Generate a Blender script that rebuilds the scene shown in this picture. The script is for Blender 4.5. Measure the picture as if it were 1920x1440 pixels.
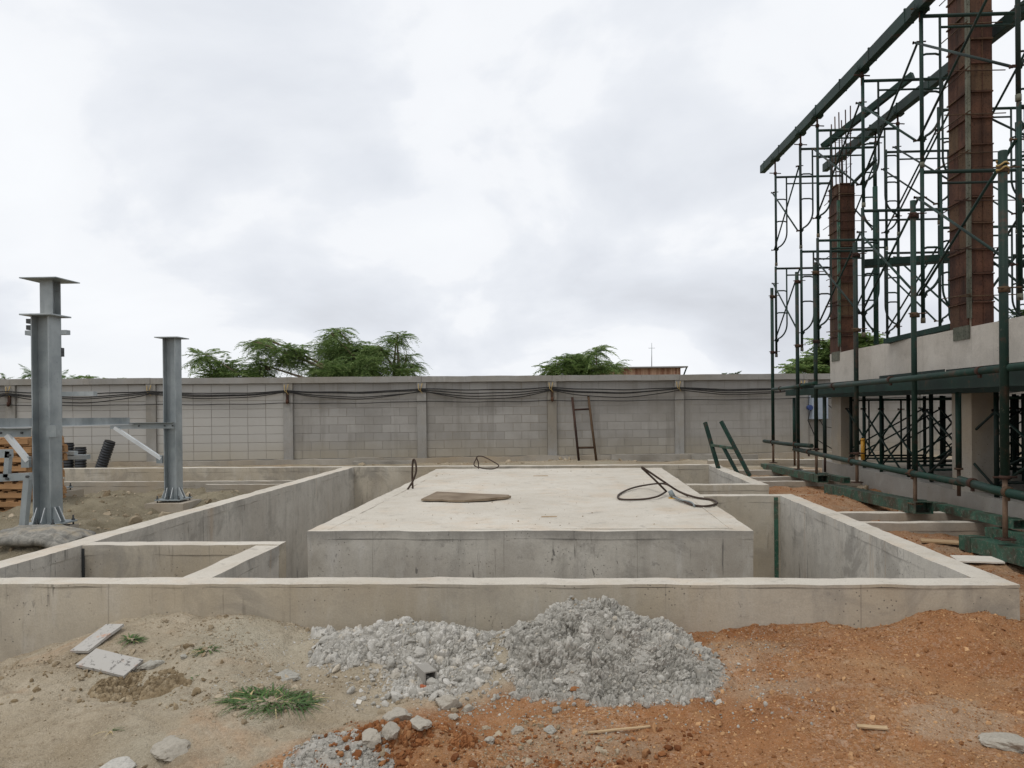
import bpy, math, random
import numpy as np
from mathutils import Vector, Matrix, Euler

for o in list(bpy.data.objects): bpy.data.objects.remove(o)
SC = bpy.context.scene
COL = SC.collection
random.seed(7); RNG = np.random.default_rng(7)

# ------------------------------------------------------------------ camera
YAW, PITCH, ROLL, FPX = 0.0474, -0.0042, 0.0097, 1442.0     # focal length in pixels of a 1920 px wide frame
PCX, PCY = 1000.3, 766.9                                    # optical centre (the photograph is a crop)
CAM = np.array([0.0, 0.0, 1.5])
_f = np.array([-math.sin(YAW)*math.cos(PITCH), math.cos(YAW)*math.cos(PITCH), math.sin(PITCH)])
_r = np.array([math.cos(YAW), math.sin(YAW), 0.0]); _u = np.cross(_r, _f)
_c, _s = math.cos(ROLL), math.sin(ROLL)
_R, _U = _c*_r - _s*_u, _s*_r + _c*_u
cd = bpy.data.cameras.new('camera'); cam = bpy.data.objects.new('camera', cd); COL.objects.link(cam)
m = Matrix(((_R[0], _U[0], -_f[0], CAM[0]), (_R[1], _U[1], -_f[1], CAM[1]), (_R[2], _U[2], -_f[2], CAM[2]), (0, 0, 0, 1)))
cam.matrix_world = m
cd.sensor_width = 36.0; cd.lens = 36.0*FPX/1920.0; cd.clip_start = 0.05; cd.clip_end = 3000
cd.shift_x = -(PCX-960)/1920; cd.shift_y = (PCY-720)/1920
SC.camera = cam

# ------------------------------------------------------------------ world, sun, exposure
SUN_EL, SUN_AZ = math.radians(62), math.radians(-35)          # sun veiled by cloud, behind and left of the camera
w = bpy.data.worlds.new('World'); SC.world = w; w.use_nodes = True
nt = w.node_tree; nt.nodes.clear()
def wn(t, **k):
    n = nt.nodes.new(t)
    for a, b in k.items(): setattr(n, a, b)
    return n
out = wn('ShaderNodeOutputWorld'); bgs = wn('ShaderNodeBackground'); bgc = wn('ShaderNodeBackground'); mix = wn('ShaderNodeMixShader')
sky = wn('ShaderNodeTexSky', sky_type='NISHITA', sun_disc=False, sun_elevation=SUN_EL, sun_rotation=math.radians(215))
bgs.inputs[1].default_value = 0.12; nt.links.new(sky.outputs[0], bgs.inputs[0])
tc = wn('ShaderNodeTexCoord'); sep = wn('ShaderNodeSeparateXYZ'); nt.links.new(tc.outputs['Generated'], sep.inputs[0])
zz = wn('ShaderNodeMath', operation='ABSOLUTE'); nt.links.new(sep.outputs[2], zz.inputs[0])
za = wn('ShaderNodeMath', operation='ADD'); nt.links.new(zz.outputs[0], za.inputs[0]); za.inputs[1].default_value = 0.42
dx = wn('ShaderNodeMath', operation='DIVIDE'); dy = wn('ShaderNodeMath', operation='DIVIDE')
nt.links.new(sep.outputs[0], dx.inputs[0]); nt.links.new(za.outputs[0], dx.inputs[1])
nt.links.new(sep.outputs[1], dy.inputs[0]); nt.links.new(za.outputs[0], dy.inputs[1])
cmb = wn('ShaderNodeCombineXYZ'); nt.links.new(dx.outputs[0], cmb.inputs[0]); nt.links.new(dy.outputs[0], cmb.inputs[1])
n1 = wn('ShaderNodeTexNoise'); n1.inputs['Scale'].default_value = 1.9; n1.inputs['Detail'].default_value = 9; n1.inputs['Roughness'].default_value = .50; n1.inputs['Distortion'].default_value = .25
mp = wn('ShaderNodeMapping'); mp.inputs['Location'].default_value = (5.3, 2.6, 0.9); nt.links.new(cmb.outputs[0], mp.inputs[0])
nt.links.new(mp.outputs[0], n1.inputs[0])
cr = wn('ShaderNodeValToRGB'); nt.links.new(n1.outputs[0], cr.inputs[0])
e = cr.color_ramp.elements
e[0].position = .28; e[0].color = (.615, .64, .69, 1); e[1].position = .66; e[1].color = (.885, .905, .935, 1)
a = e.new(.42); a.color = (.715, .745, .80, 1); a = e.new(.50); a.color = (.785, .812, .86, 1); a = e.new(.535); a.color = (.85, .87, .905, 1)
nt.links.new(cr.outputs[0], bgc.inputs[0]); bgc.inputs[1].default_value = 1.0
n2 = wn('ShaderNodeTexNoise'); n2.inputs['Scale'].default_value = .8; n2.inputs['Detail'].default_value = 4
nt.links.new(cmb.outputs[0], n2.inputs[0])
cr2 = wn('ShaderNodeValToRGB'); nt.links.new(n2.outputs[0], cr2.inputs[0])
cr2.color_ramp.elements[0].position = .30; cr2.color_ramp.elements[0].color = (.90, .90, .90, 1)
cr2.color_ramp.elements[1].position = .45; cr2.color_ramp.elements[1].color = (1, 1, 1, 1)
nt.links.new(cr2.outputs[0], mix.inputs[0]); nt.links.new(bgs.outputs[0], mix.inputs[1]); nt.links.new(bgc.outputs[0], mix.inputs[2])
nt.links.new(mix.outputs[0], out.inputs[0])

sd = bpy.data.lights.new('sun', 'SUN'); sd.energy = 1.1; sd.angle = math.radians(18); sd.color = (1, .96, .9)
sun = bpy.data.objects.new('sun', sd); COL.objects.link(sun)
sun.rotation_euler = Euler((math.radians(90)-SUN_EL, 0, SUN_AZ), 'XYZ'); sun.location = (-6, -8, 14)
vs = SC.view_settings
SC.display_settings.display_device = 'sRGB'; vs.view_transform = 'Standard'; vs.look = 'None'; vs.gamma = 1; vs.exposure = 0.10
SC.cycles.max_bounces = 6; SC.cycles.diffuse_bounces = 3; SC.cycles.glossy_bounces = 2; SC.cycles.transmission_bounces = 2

# ------------------------------------------------------------------ pixel helpers (a pixel gives a direction; the plane gives the distance)
def ray(px, py): return _f + (px-PCX)/FPX*_R - (py-PCY)/FPX*_U
def G(px, py, z): d = ray(px, py); return CAM + d*(z-1.5)/d[2]
def D(px, py, Y): d = ray(px, py); return CAM + d*Y/d[1]
def A(px, py, X): d = ray(px, py); return CAM + d*X/d[0]

# ------------------------------------------------------------------ numpy noise
def _hash(ix, iy, iz, seed):
    n = (ix*374761393 + iy*668265263 + iz*2147483647 + seed*974634541) & 0xffffffff
    n = ((n ^ (n >> 13))*1274126177) & 0xffffffff
    n = ((n ^ (n >> 16))*2246822519) & 0xffffffff
    return ((n ^ (n >> 15)) & 0xffff)/65535.0
def vnoise(x, y, z=0.0, seed=0):
    x, y, z = np.broadcast_arrays(np.asarray(x, float), np.asarray(y, float), np.asarray(z, float))
    ix, iy, iz = np.floor(x).astype(np.int64), np.floor(y).astype(np.int64), np.floor(z).astype(np.int64)
    fx, fy, fz = x-ix, y-iy, z-iz
    fx, fy, fz = fx*fx*(3-2*fx), fy*fy*(3-2*fy), fz*fz*(3-2*fz)
    def h(a, b, c): return _hash(ix+a, iy+b, iz+c, seed)
    l = lambda p, q, t: p+(q-p)*t
    return l(l(l(h(0,0,0), h(1,0,0), fx), l(h(0,1,0), h(1,1,0), fx), fy),
             l(l(h(0,0,1), h(1,0,1), fx), l(h(0,1,1), h(1,1,1), fx), fy), fz)*2-1
def fbm(x, y, z=0.0, oct=4, seed=0, gain=.5):
    t, a, f = 0, 1.0, 1.0
    for i in range(oct):
        t = t+a*vnoise(np.asarray(x)*f, np.asarray(y)*f, np.asarray(z)*f, seed+i*17); a *= gain; f *= 2.03
    return t
def sstep(a, b, x):
    t = np.clip((np.asarray(x, float)-a)/(b-a), 0, 1); return t*t*(3-2*t)

# ------------------------------------------------------------------ materials
def S(r, g, b):
    f = lambda c: (c/255/12.92) if c/255 <= .04045 else ((c/255+.055)/1.055)**2.4
    return (f(r), f(g), f(b), 1)
MATS = {}
class NM:
    def __init__(s, name, rough=.85, spec=.3, metal=0):
        s.m = bpy.data.materials.new(name); s.m.use_nodes = True; s.t = s.m.node_tree
        s.b = s.t.nodes['Principled BSDF']
        s.b.inputs['Roughness'].default_value = rough; s.b.inputs['Metallic'].default_value = metal
        s.b.inputs['Specular IOR Level'].default_value = spec
        s.co = s.t.nodes.new('ShaderNodeTexCoord').outputs['Object']
        MATS[name] = s.m
    def n(s, t, **k):
        q = s.t.nodes.new(t)
        for a, b in k.items(): setattr(q, a, b)
        return q
    def lk(s, a, b): s.t.links.new(a, b)
    def geo(s): return s.n('ShaderNodeNewGeometry').outputs['Position']
    def noise(s, scale, detail=6, rough=.55, vec=None, stretch=None, dist=0):
        v = vec or s.co
        if stretch:
            mm = s.n('ShaderNodeMapping'); mm.inputs['Scale'].default_value = stretch; s.lk(v, mm.inputs[0]); v = mm.outputs[0]
        q = s.n('ShaderNodeTexNoise'); q.inputs['Scale'].default_value = scale; q.inputs['Detail'].default_value = detail
        q.inputs['Roughness'].default_value = rough; q.inputs['Distortion'].default_value = dist
        s.lk(v, q.inputs[0]); return q.outputs[0]
    def ramp(s, fac, stops):
        q = s.n('ShaderNodeValToRGB'); s.lk(fac, q.inputs[0]); el = q.color_ramp.elements
        while len(el) < len(stops): el.new(.5)
        for i, (p, c) in enumerate(stops):
            el[i].position = p; el[i].color = c if len(c) == 4 else (*c, 1)
        return q.outputs[0]
    def bw(s, fac, a, b, lo=0., hi=1.): return s.ramp(fac, [(a, (lo, lo, lo)), (b, (hi, hi, hi))])
    def mixc(s, fac, a, b, mode='MIX'):
        q = s.n('ShaderNodeMix', data_type='RGBA', blend_type=mode)
        for i, v in ((0, fac), (6, a), (7, b)):
            if isinstance(v, (int, float)): q.inputs[i].default_value = v
            elif isinstance(v, tuple): q.inputs[i].default_value = v
            else: s.lk(v, q.inputs[i])
        return q.outputs[2]
    def math(s, op, a, b=0.):
        q = s.n('ShaderNodeMath', operation=op)
        for i, v in ((0, a), (1, b)):
            if isinstance(v, (int, float)): q.inputs[i].default_value = v
            else: s.lk(v, q.inputs[i])
        return q.outputs[0]
    def col(s, c):
        if isinstance(c, tuple): s.b.inputs['Base Color'].default_value = c
        else: s.lk(c, s.b.inputs['Base Color'])
    def bump(s, h, strength=.4, dist=.01):
        q = s.n('ShaderNodeBump'); q.inputs['Strength'].default_value = strength; q.inputs['Distance'].default_value = dist
        s.lk(h, q.inputs['Height']); s.lk(q.outputs[0], s.b.inputs['Normal'])

def concrete(name, light, dark, stain=(.30, .26, .21, 1), axis=None, streak=.5, warm=None, dust=0., pores=1., rim=0., ledge=False):
    M = NM(name, .9, .2); P = M.geo()
    c = M.mixc(M.bw(M.noise(.9, 8, .6, P), .32, .68), dark, light)
    c = M.mixc(M.bw(M.noise(3.3, 6, .65, P), .50, .78, 0, .55), c, stain)
    if streak:
        where = M.bw(M.noise(.7, 3, .5, P, None, .5), .42, .62)
        st = M.math('MULTIPLY', M.bw(M.noise(1.0, 6, .65, P, (5, 5, .8)), .50, .72, 0, streak), where)
        c = M.mixc(st, c, (.20, .19, .17, 1))
        st2 = M.math('MULTIPLY', M.bw(M.noise(1.0, 5, .65, P, (6.5, 6.5, 1.2)), .52, .74, 0, streak), M.math('SUBTRACT', 1., where))
        c = M.mixc(st2, c, (.60, .575, .53, 1))
        c = M.mixc(M.bw(M.noise(14, 6, .72, P), .58, .70, 0, streak*.9), c, (.24, .225, .20, 1))
        blot = M.math('MULTIPLY', M.bw(M.noise(1.5, 8, .72, P, None, .8), .51, .60, 0, 1.), M.bw(M.noise(.45, 3, .5, P), .42, .58, .2, 1.))
        c = M.mixc(M.math('MULTIPLY', blot, streak), c, (.215, .20, .175, 1))
        drip = M.math('MULTIPLY', M.bw(M.noise(1.0, 3, .6, P, (26, 26, 1.6)), .60, .66, 0, 1.), M.bw(M.noise(1.7, 5, .6, P), .50, .60, 0, 1.))
        c = M.mixc(M.math('MULTIPLY', drip, streak*1.1), c, (.13, .12, .105, 1))
        scr = M.math('MULTIPLY', M.bw(M.noise(9, 3, .6, P, (1, 1, .45), 1.5), .675, .70, 0, 1.), M.bw(M.noise(1.1, 4, .6, P), .48, .56, 0, 1.))
        c = M.mixc(M.math('MULTIPLY', scr, streak), c, (.11, .105, .095, 1))
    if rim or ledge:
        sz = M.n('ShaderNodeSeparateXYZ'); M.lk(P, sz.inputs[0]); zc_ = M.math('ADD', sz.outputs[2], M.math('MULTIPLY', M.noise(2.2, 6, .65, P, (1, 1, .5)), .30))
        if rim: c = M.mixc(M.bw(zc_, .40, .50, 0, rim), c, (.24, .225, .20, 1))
        if ledge:
            zl = M.math('ABSOLUTE', M.math('SUBTRACT', M.math('ADD', sz.outputs[2], M.math('MULTIPLY', M.noise(1.5, 2, .5, P), .012)), .262))
            c = M.mixc(M.math('MULTIPLY', M.math('LESS_THAN', zl, .0035), M.bw(M.noise(1.1, 3, .5, P), .40, .52, 0, .55)), c, (.12, .11, .1, 1))
    if name == 'concrete_wall_y':      # rusty water has run down these faces
        run = M.math('MULTIPLY', M.bw(M.noise(1.0, 4, .6, P, (9, 4.5, .35)), .60, .72, 0, 1.), M.bw(M.noise(.5, 3, .5, P), .45, .6, 0, .55))
        c = M.mixc(run, c, S(176, 138, 92))
    if warm:
        c = M.mixc(M.bw(M.noise(.55, 5, .6, P, (1, 1, .8)), .48, .7, 0, .75), c, warm)
    if axis is not None:      # construction joints of the formwork panels
        sp = M.n('ShaderNodeSeparateXYZ'); M.lk(P, sp.inputs[0])
        wob = M.math('MULTIPLY', M.noise(2.5, 2, .5, P), .02)
        u = M.math('ADD', sp.outputs[axis], wob)
        fr = M.math('FRACT', M.math('MULTIPLY', u, 1/1.22))
        d = M.math('ABSOLUTE', M.math('SUBTRACT', fr, .5))
        ln = M.math('MULTIPLY', M.math('LESS_THAN', d, .0036), M.bw(M.noise(1.6, 3, .5, P), .38, .55))
        c = M.mixc(M.math('MULTIPLY', ln, .32), c, (.10, .09, .08, 1))
    # air holes
    vo = M.n('ShaderNodeTexVoronoi'); vo.inputs['Scale'].default_value = 26; M.lk(P, vo.inputs[0])
    hole = M.math('MULTIPLY', M.math('LESS_THAN', vo.outputs['Distance'], .13), M.bw(M.noise(2.2, 4, .6, P), .50, .58))
    c = M.mixc(M.math('MULTIPLY', hole, .8*pores), c, (.085, .08, .07, 1))
    c = M.mixc(M.bw(M.noise(85, 3, .7, P), .35, .7, 0, .22), c, (.16, .145, .13, 1))
    if dust:
        spx = M.n('ShaderNodeSeparateXYZ'); M.lk(P, spx.inputs[0])
        c = M.mixc(M.bw(M.math('ADD', spx.outputs[0], M.math('MULTIPLY', M.noise(1.3, 6, .65, P), 3.0)), 2.6, 4.4, 0, .6), c, S(206, 184, 148))
        c = M.mixc(M.bw(M.noise(5.5, 7, .75, P, None, .6), .57, .66, 0, .7), c, S(160, 153, 142))
        c = M.mixc(M.bw(M.noise(1.7, 7, .7, P), .52, .62, 0, dust), c, S(196, 160, 118))
    M.col(c)
    h = M.math('ADD', M.math('MULTIPLY', M.noise(9, 6, .6, P), 1.0), M.math('MULTIPLY', M.noise(130, 3, .6, P), .35))
    h = M.math('SUBTRACT', h, M.math('MULTIPLY', hole, .6))
    M.bump(h, .35, .012)
    return M.m
C_L, C_D = S(194, 185, 168), S(164, 154, 137)
concrete('concrete_wall_x', C_L, C_D, axis=0, warm=S(176, 160, 134), streak=.55)
concrete('concrete_wall_y', S(208, 203, 192), S(184, 177, 165), axis=1, streak=.55, ledge=False)
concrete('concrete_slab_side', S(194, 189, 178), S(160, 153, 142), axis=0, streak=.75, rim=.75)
concrete('concrete_top', S(210, 203, 190), S(192, 184, 170), stain=S(178, 166, 146), streak=0, dust=.16, pores=.5)
concrete('concrete_beam', S(204, 196, 185), S(186, 177, 165), axis=1, streak=.15)
concrete('concrete_plain', S(172, 165, 154), S(146, 139, 127), warm=S(170, 150, 120), streak=.2)
concrete('concrete_rough', S(168, 164, 156), S(132, 127, 118), streak=0, pores=1)
concrete('fence_concrete', S(160, 158, 154), S(140, 138, 133), streak=.35, warm=S(132, 125, 112))
concrete('mortar', S(146, 143, 137), S(132, 128, 122), streak=.25, warm=S(140, 128, 108))

def block_mat(name, stained):
    M = NM(name, .92, .15); P = M.geo()
    oi = M.n('ShaderNodeObjectInfo').outputs['Random']
    c = M.mixc(oi, S(144, 141, 136), S(163, 160, 155))
    c = M.mixc(M.bw(M.noise(1.0, 7, .62, P), .40, .68, 0, .8), c, S(134, 130, 123))
    c = M.mixc(M.bw(M.noise(1.0, 4, .6, P, (5, 5, .4)), .52, .75, 0, .65), c, S(120, 116, 109))
    if stained: c = M.mixc(.5, c, S(128, 124, 117))
    if stained:      # damp mortar has darkened the rims of these blocks
        sp = M.n('ShaderNodeSeparateXYZ'); M.lk(M.co, sp.inputs[0])
        ex = M.math('DIVIDE', M.math('ABSOLUTE', sp.outputs[0]), .195); ez = M.math('DIVIDE', M.math('ABSOLUTE', sp.outputs[2]), .095)
        ed = M.math('SQRT', M.math('ADD', M.math('MULTIPLY', ex, ex), M.math('MULTIPLY', ez, ez)))
        k = M.bw(M.math('ADD', ed, M.math('MULTIPLY', M.noise(2.3, 5, .65, P), 2.0)), 1.05, 1.85)
        c = M.mixc(M.math('MULTIPLY', M.math('SUBTRACT', 1., k), .7), c, S(186, 183, 177))
    # earth splashed on the foot of the wall
    sp2 = M.n('ShaderNodeSeparateXYZ'); M.lk(P, sp2.inputs[0])
    foot = M.math('MULTIPLY', M.bw(M.math('ADD', sp2.outputs[2], M.math('MULTIPLY', M.noise(1.4, 4, .6, P), .35)), .5, 1.05, .5, 0.), 1.)
    c = M.mixc(foot, c, S(160, 149, 126))
    M.col(c); M.bump(M.noise(120, 4, .7, P), .35, .004)
block_mat('block_grey', False); block_mat('block_stained', True)

def soil_mat():
    M = NM('soil', .95, .12); P = M.geo()
    at = M.n('ShaderNodeAttribute', attribute_name='soil').outputs['Fac']
    cl = M.n('ShaderNodeAttribute', attribute_name='clay').outputs['Fac']
    grass = M.n('ShaderNodeAttribute', attribute_name='veg').outputs['Fac']
    big, mid, fine = M.noise(1.3, 6, .6, P), M.noise(9, 6, .65, P), M.noise(75, 4, .7, P)
    beige = M.mixc(M.bw(big, .35, .65), S(148, 134, 112), S(180, 168, 147))
    beige = M.mixc(M.bw(M.noise(.8, 5, .6, P), .5, .66, 0, .6), beige, S(160, 155, 138))
    beige = M.mixc(M.bw(M.noise(1.05, 5, .65, P, None, .6), .55, .72, 0, .65), beige, S(172, 132, 96))
    beige = M.mixc(M.bw(M.noise(2.6, 6, .7, P, None, .3), .56, .68, 0, .6), beige, S(124, 108, 86))
    oran = M.mixc(M.bw(big, .36, .66), S(136, 90, 55), S(168, 122, 83))
    oran = M.mixc(M.bw(M.noise(2.6, 5, .6, P), .54, .74, 0, .6), oran, S(116, 72, 42))
    oran = M.mixc(M.bw(M.noise(1.9, 5, .65, P, None, .4), .50, .70, 0, .5), oran, S(170, 142, 108))
    c = M.mixc(at, beige, oran)
    clay = M.mixc(M.bw(mid, .35, .65), S(150, 146, 136), S(180, 176, 168))
    c = M.mixc(cl, c, clay)
    mud = M.n('ShaderNodeAttribute', attribute_name='mud').outputs['Fac']
    c = M.mixc(mud, c, M.mixc(M.bw(big, .35, .65), S(112, 103, 84), S(144, 135, 114)))
    def grains(scale, lo, hi, dk, lt):
        vo = M.n('ShaderNodeTexVoronoi'); vo.inputs['Scale'].default_value = scale; M.lk(P, vo.inputs[0])
        sc_ = M.n('ShaderNodeSeparateColor'); M.lk(vo.outputs['Color'], sc_.inputs[0])
        return vo.outputs['Distance'], M.bw(sc_.outputs[0], lo, lo+.02, 0, dk), M.bw(sc_.outputs[1], hi, hi+.02, 0, lt)
    d1, k1, l1 = grains(95, .62, .70, .40, .38); d2, k2, l2 = grains(42, .80, .86, .30, .30)
    gm = M.math('MULTIPLY', M.bw(M.noise(2.1, 5, .65, P), .40, .62, .12, 1.), M.math('ADD', M.math('MULTIPLY', at, .5), .38))
    k1, l1, k2, l2 = [M.math('MULTIPLY', q_, gm) for q_ in (k1, l1, k2, l2)]
    c = M.mixc(k1, c, M.mixc(.65, c, (.05, .033, .02, 1))); c = M.mixc(l1, c, M.mixc(.5, c, (.72, .6, .46, 1)))
    c = M.mixc(k2, c, M.mixc(.6, c, (.05, .035, .022, 1))); c = M.mixc(l2, c, M.mixc(.5, c, (.75, .66, .55, 1)))
    c = M.mixc(grass, c, S(88, 96, 52))
    c = M.mixc(M.bw(mid, .5, .78, 0, .35), c, M.mixc(.55, c, (.06, .04, .025, 1)))
    c = M.mixc(M.bw(fine, .52, .72, 0, .55), c, M.mixc(.6, c, (.05, .035, .02, 1)))
    c = M.mixc(M.bw(M.noise(160, 2, .6, P), .60, .72, 0, .55), c, M.mixc(.55, c, (.78, .68, .55, 1)))
    M.col(c)
    h = M.math('ADD', M.math('MULTIPLY', mid, .5), M.math('MULTIPLY', fine, .4))
    h = M.math('ADD', h, M.math('MULTIPLY', M.noise(260, 2, .6, P), .2)); h = M.math('SUBTRACT', h, M.math('ADD', M.math('MULTIPLY', d1, .35), M.math('MULTIPLY', d2, .35)))
    M.bump(h, .8, .02)
soil_mat()

def stony(name, a, b, pits=.6):
    M = NM(name, .94, .15); P = M.geo()
    isl = M.n('ShaderNodeNewGeometry').outputs['Random Per Island']
    c = M.mixc(isl, a, b)
    c = M.mixc(M.bw(M.noise(60, 5, .7, P), .45, .75, 0, pits), c, M.mixc(.6, c, (.07, .06, .05, 1)))
    M.col(c); M.bump(M.noise(110, 5, .7, P), .6, .006)
stony('clay_clods', S(140, 137, 128), S(172, 168, 157), .8); stony('pale_clods', S(164, 161, 152), S(194, 190, 181), .7)
stony('earth_clods', S(124, 80, 48), S(156, 108, 70), .7); stony('beige_pebbles', S(134, 118, 94), S(180, 166, 144))
stony('orange_grit', S(120, 78, 46), S(196, 156, 114), .3)
stony('stone', S(150, 143, 130), S(172, 165, 152)); stony('brick_red', S(150, 84, 56), S(168, 98, 66))

def lumps(name, stops, pits=.5):
    M = NM(name, .95, .12); P = M.geo(); tn = M.n('ShaderNodeAttribute', attribute_name='tone').outputs['Fac']
    c = M.ramp(tn, stops)
    c = M.mixc(M.bw(M.noise(3.5, 5, .6, P), .45, .68, 0, .5), c, stops[0][1])
    c = M.mixc(M.bw(M.noise(70, 5, .7, P), .45, .75, 0, pits), c, M.mixc(.5, c, (.07, .06, .05, 1)))
    M.col(c); M.bump(M.noise(140, 5, .7, P), .6, .006)
lumps('clay_lumps', [(.1, S(146, 142, 133)), (.5, S(168, 164, 155)), (.8, S(186, 182, 173)), (1., S(182, 172, 155))])
lumps('pale_lumps', [(.1, S(162, 158, 149)), (.5, S(182, 178, 169)), (.8, S(198, 194, 186)), (1., S(186, 173, 151))])
lumps('earth_lumps', [(.2, S(112, 70, 42)), (.5, S(138, 90, 55)), (.8, S(158, 110, 72)), (1., S(170, 130, 92))])
lumps('brown_lumps', [(.2, S(122, 106, 82)), (.5, S(146, 129, 103)), (.8, S(166, 150, 124)), (1., S(176, 163, 139))])
def paint_green(name, wear, base=S(9, 34, 28), base2=S(16, 52, 42)):
    M = NM(name, .62, .3); P = M.geo()
    oi = M.n('ShaderNodeObjectInfo').outputs['Random']
    c = M.mixc(M.bw(M.noise(3, 5, .6, P), .35, .65), base, base2)
    c = M.mixc(M.math('MULTIPLY', oi, .5), c, S(30, 24, 24))
    c = M.mixc(M.bw(M.noise(6, 6, .7, P), .62-wear*.25, .70-wear*.12, 0, .85), c, S(66, 48, 38))
    c = M.mixc(M.bw(M.noise(26, 7, .8, P), .66-wear*.16, .76-wear*.12, 0, .8*wear+.1), c, S(150, 146, 132))
    M.col(c); M.bump(M.noise(60, 4, .6, P), .25, .004)
paint_green('green_steel', .15); paint_green('green_worn', .75, S(46, 90, 72), S(72, 116, 96))
paint_green('green_tube', .35, S(12, 42, 34), S(20, 58, 46))

def rusty(name, a, b, d, spots=.5):
    M = NM(name, .85, .25); P = M.geo()
    oi = M.n('ShaderNodeObjectInfo').outputs['Random']
    c = M.mixc(M.bw(M.noise(4, 7, .65, P), .36, .64), a, b)
    c = M.mixc(M.bw(oi, .6, 1., 0, .65), c, S(98, 80, 58))
    c = M.mixc(M.bw(M.noise(1, 5, .6, P, (9, 9, .9)), .5, .72, 0, .7), c, d)
    c = M.mixc(M.bw(M.noise(45, 4, .7, P), .56, .64, 0, spots), c, S(40, 26, 20))
    M.col(c); M.bump(M.noise(35, 5, .7, P), .4, .006)
rusty('rust_form', S(62, 41, 33), S(92, 62, 48), S(42, 30, 26), .8); rusty('rust_rod', S(50, 36, 31), S(72, 52, 42), S(38, 29, 26), .3)
rusty('dusty_rod', S(98, 80, 66), S(124, 104, 86), S(80, 62, 50), .3); rusty('weathered_angle', S(88, 90, 78), S(118, 118, 104), S(54, 54, 46), .8)

def galv():
    M = NM('galvanised', .5, .5, .35); P = M.geo()
    c = M.mixc(M.bw(M.noise(2.2, 6, .6, P), .35, .66), S(128, 136, 138), S(164, 170, 171))
    c = M.mixc(M.bw(M.noise(1, 4, .6, P, (7, 7, .5)), .55, .75, 0, .5), c, S(110, 116, 118))
    c = M.mixc(M.bw(M.noise(3.1, 7, .75, P), .60, .68, 0, .45), c, S(122, 112, 100)); c = M.mixc(M.bw(M.noise(22, 4, .7, P), .62, .70, 0, .4), c, S(96, 100, 102))
    M.col(c); M.bump(M.noise(30, 3, .5, P), .08, .003)
    M = NM('galvanised_bright', .5, .5, .2); M.col(S(205, 208, 208))
    M = NM('bolt_dark', .6, .4, .4); M.col(S(70, 72, 72))
galv()
def wood(name, a, b, sc=(2, 30, 30)):
    M = NM(name, .85, .2); P = M.co
    c = M.mixc(M.bw(M.noise(1, 6, .6, P, sc), .35, .65), a, b)
    c = M.mixc(M.bw(M.noise(3, 5, .6, M.geo()), .52, .72, 0, .6), c, M.mixc(.5, a, (.03, .02, .015, 1)))
    oi = M.n('ShaderNodeObjectInfo').outputs['Random']
    c = M.mixc(M.math('MULTIPLY', oi, .35), c, S(120, 88, 60))
    M.col(c); M.bump(M.noise(1, 5, .6, P, tuple(q*2 for q in sc)), .3, .004)
wood('pallet_wood', S(152, 116, 80), S(184, 146, 106)); wood('old_plywood', S(116, 104, 88), S(146, 134, 116), (3, 3, 30))
wood('plank_wood', S(168, 142, 108), S(196, 172, 138))
def plain(name, c, rough=.6, spec=.4, var=.3):
    M = NM(name, rough, spec); P = M.geo()
    M.col(M.mixc(M.bw(M.noise(12, 5, .65, P), .4, .7, 0, var), c, M.mixc(.5, c, (.12, .11, .1, 1))))
    return M
plain('black_plastic', S(30, 33, 38), .45, .5); plain('cable_black', S(26, 25, 25), .6, .3)
plain('cable_brown', S(62, 48, 38), .7, .3); plain('yellow_pipe', S(206, 150, 40), .5); plain('box_grey', S(150, 160, 172), .5)
plain('card_white', S(214, 208, 196), .8, .2); plain('rope', S(170, 146, 98), .9, .1); plain('roof_sheet', S(116, 112, 108), .6)
plain('blue_plug', S(40, 60, 110), .5); plain('lifting_steel', S(120, 128, 128), .5, .5); plain('paint_mark', S(196, 152, 60), .8)
def tile_mat():
    M = NM('painted_board', .8, .25); P = M.geo()
    c = M.mixc(M.bw(M.noise(30, 5, .7, P), .56, .64), S(172, 168, 161), S(92, 88, 84))
    c = M.mixc(M.bw(M.noise(9, 5, .6, P), .6, .7, 0, .7), c, S(180, 130, 100)); M.col(c)
tile_mat()
def sheet_mat():
    M = NM('felt_sheet', .9, .2); P = M.geo()
    c = M.mixc(M.bw(M.noise(9, 7, .75, P, None, 1.2), .40, .62), S(108, 106, 100), S(152, 148, 139))
    c = M.mixc(M.bw(M.noise(4, 5, .7, P), .5, .66, 0, .8), c, S(164, 152, 132)); M.col(c); M.bump(M.noise(30, 5, .7, P), .8, .01)
sheet_mat()
def clad_mat():
    M = NM('brown_cladding', .7, .3); P = M.geo()
    c = M.mixc(M.bw(M.noise(1.0, 3, .6, P, (3, 3, .2)), .4, .6), S(150, 106, 86), S(196, 158, 134)); M.col(c)
clad_mat()
def leaf_mat(name, a, b, tr=.36):
    M = NM(name, .55, .3); P = M.geo()
    c = M.mixc(M.n('ShaderNodeNewGeometry').outputs['Random Per Island'], a, b)
    c = M.mixc(M.bw(M.noise(2.2, 4, .6, P), .5, .7, 0, .4), c, S(104, 130, 60))
    M.col(c)
    tb = M.n('ShaderNodeBsdfTranslucent'); M.lk(c, tb.inputs[0])
    mx = M.n('ShaderNodeMixShader'); mx.inputs[0].default_value = tr
    o = [x for x in M.t.nodes if x.type == 'OUTPUT_MATERIAL'][0]
    M.lk(M.b.outputs[0], mx.inputs[1]); M.lk(tb.outputs[0], mx.inputs[2]); M.lk(mx.outputs[0], o.inputs[0])
leaf_mat('leaf_feather', S(84, 112, 60), S(146, 164, 104)); leaf_mat('leaf_pale', S(84, 112, 66), S(118, 140, 86)); leaf_mat('leaf_dark', S(54, 72, 46), S(82, 100, 60))
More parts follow.
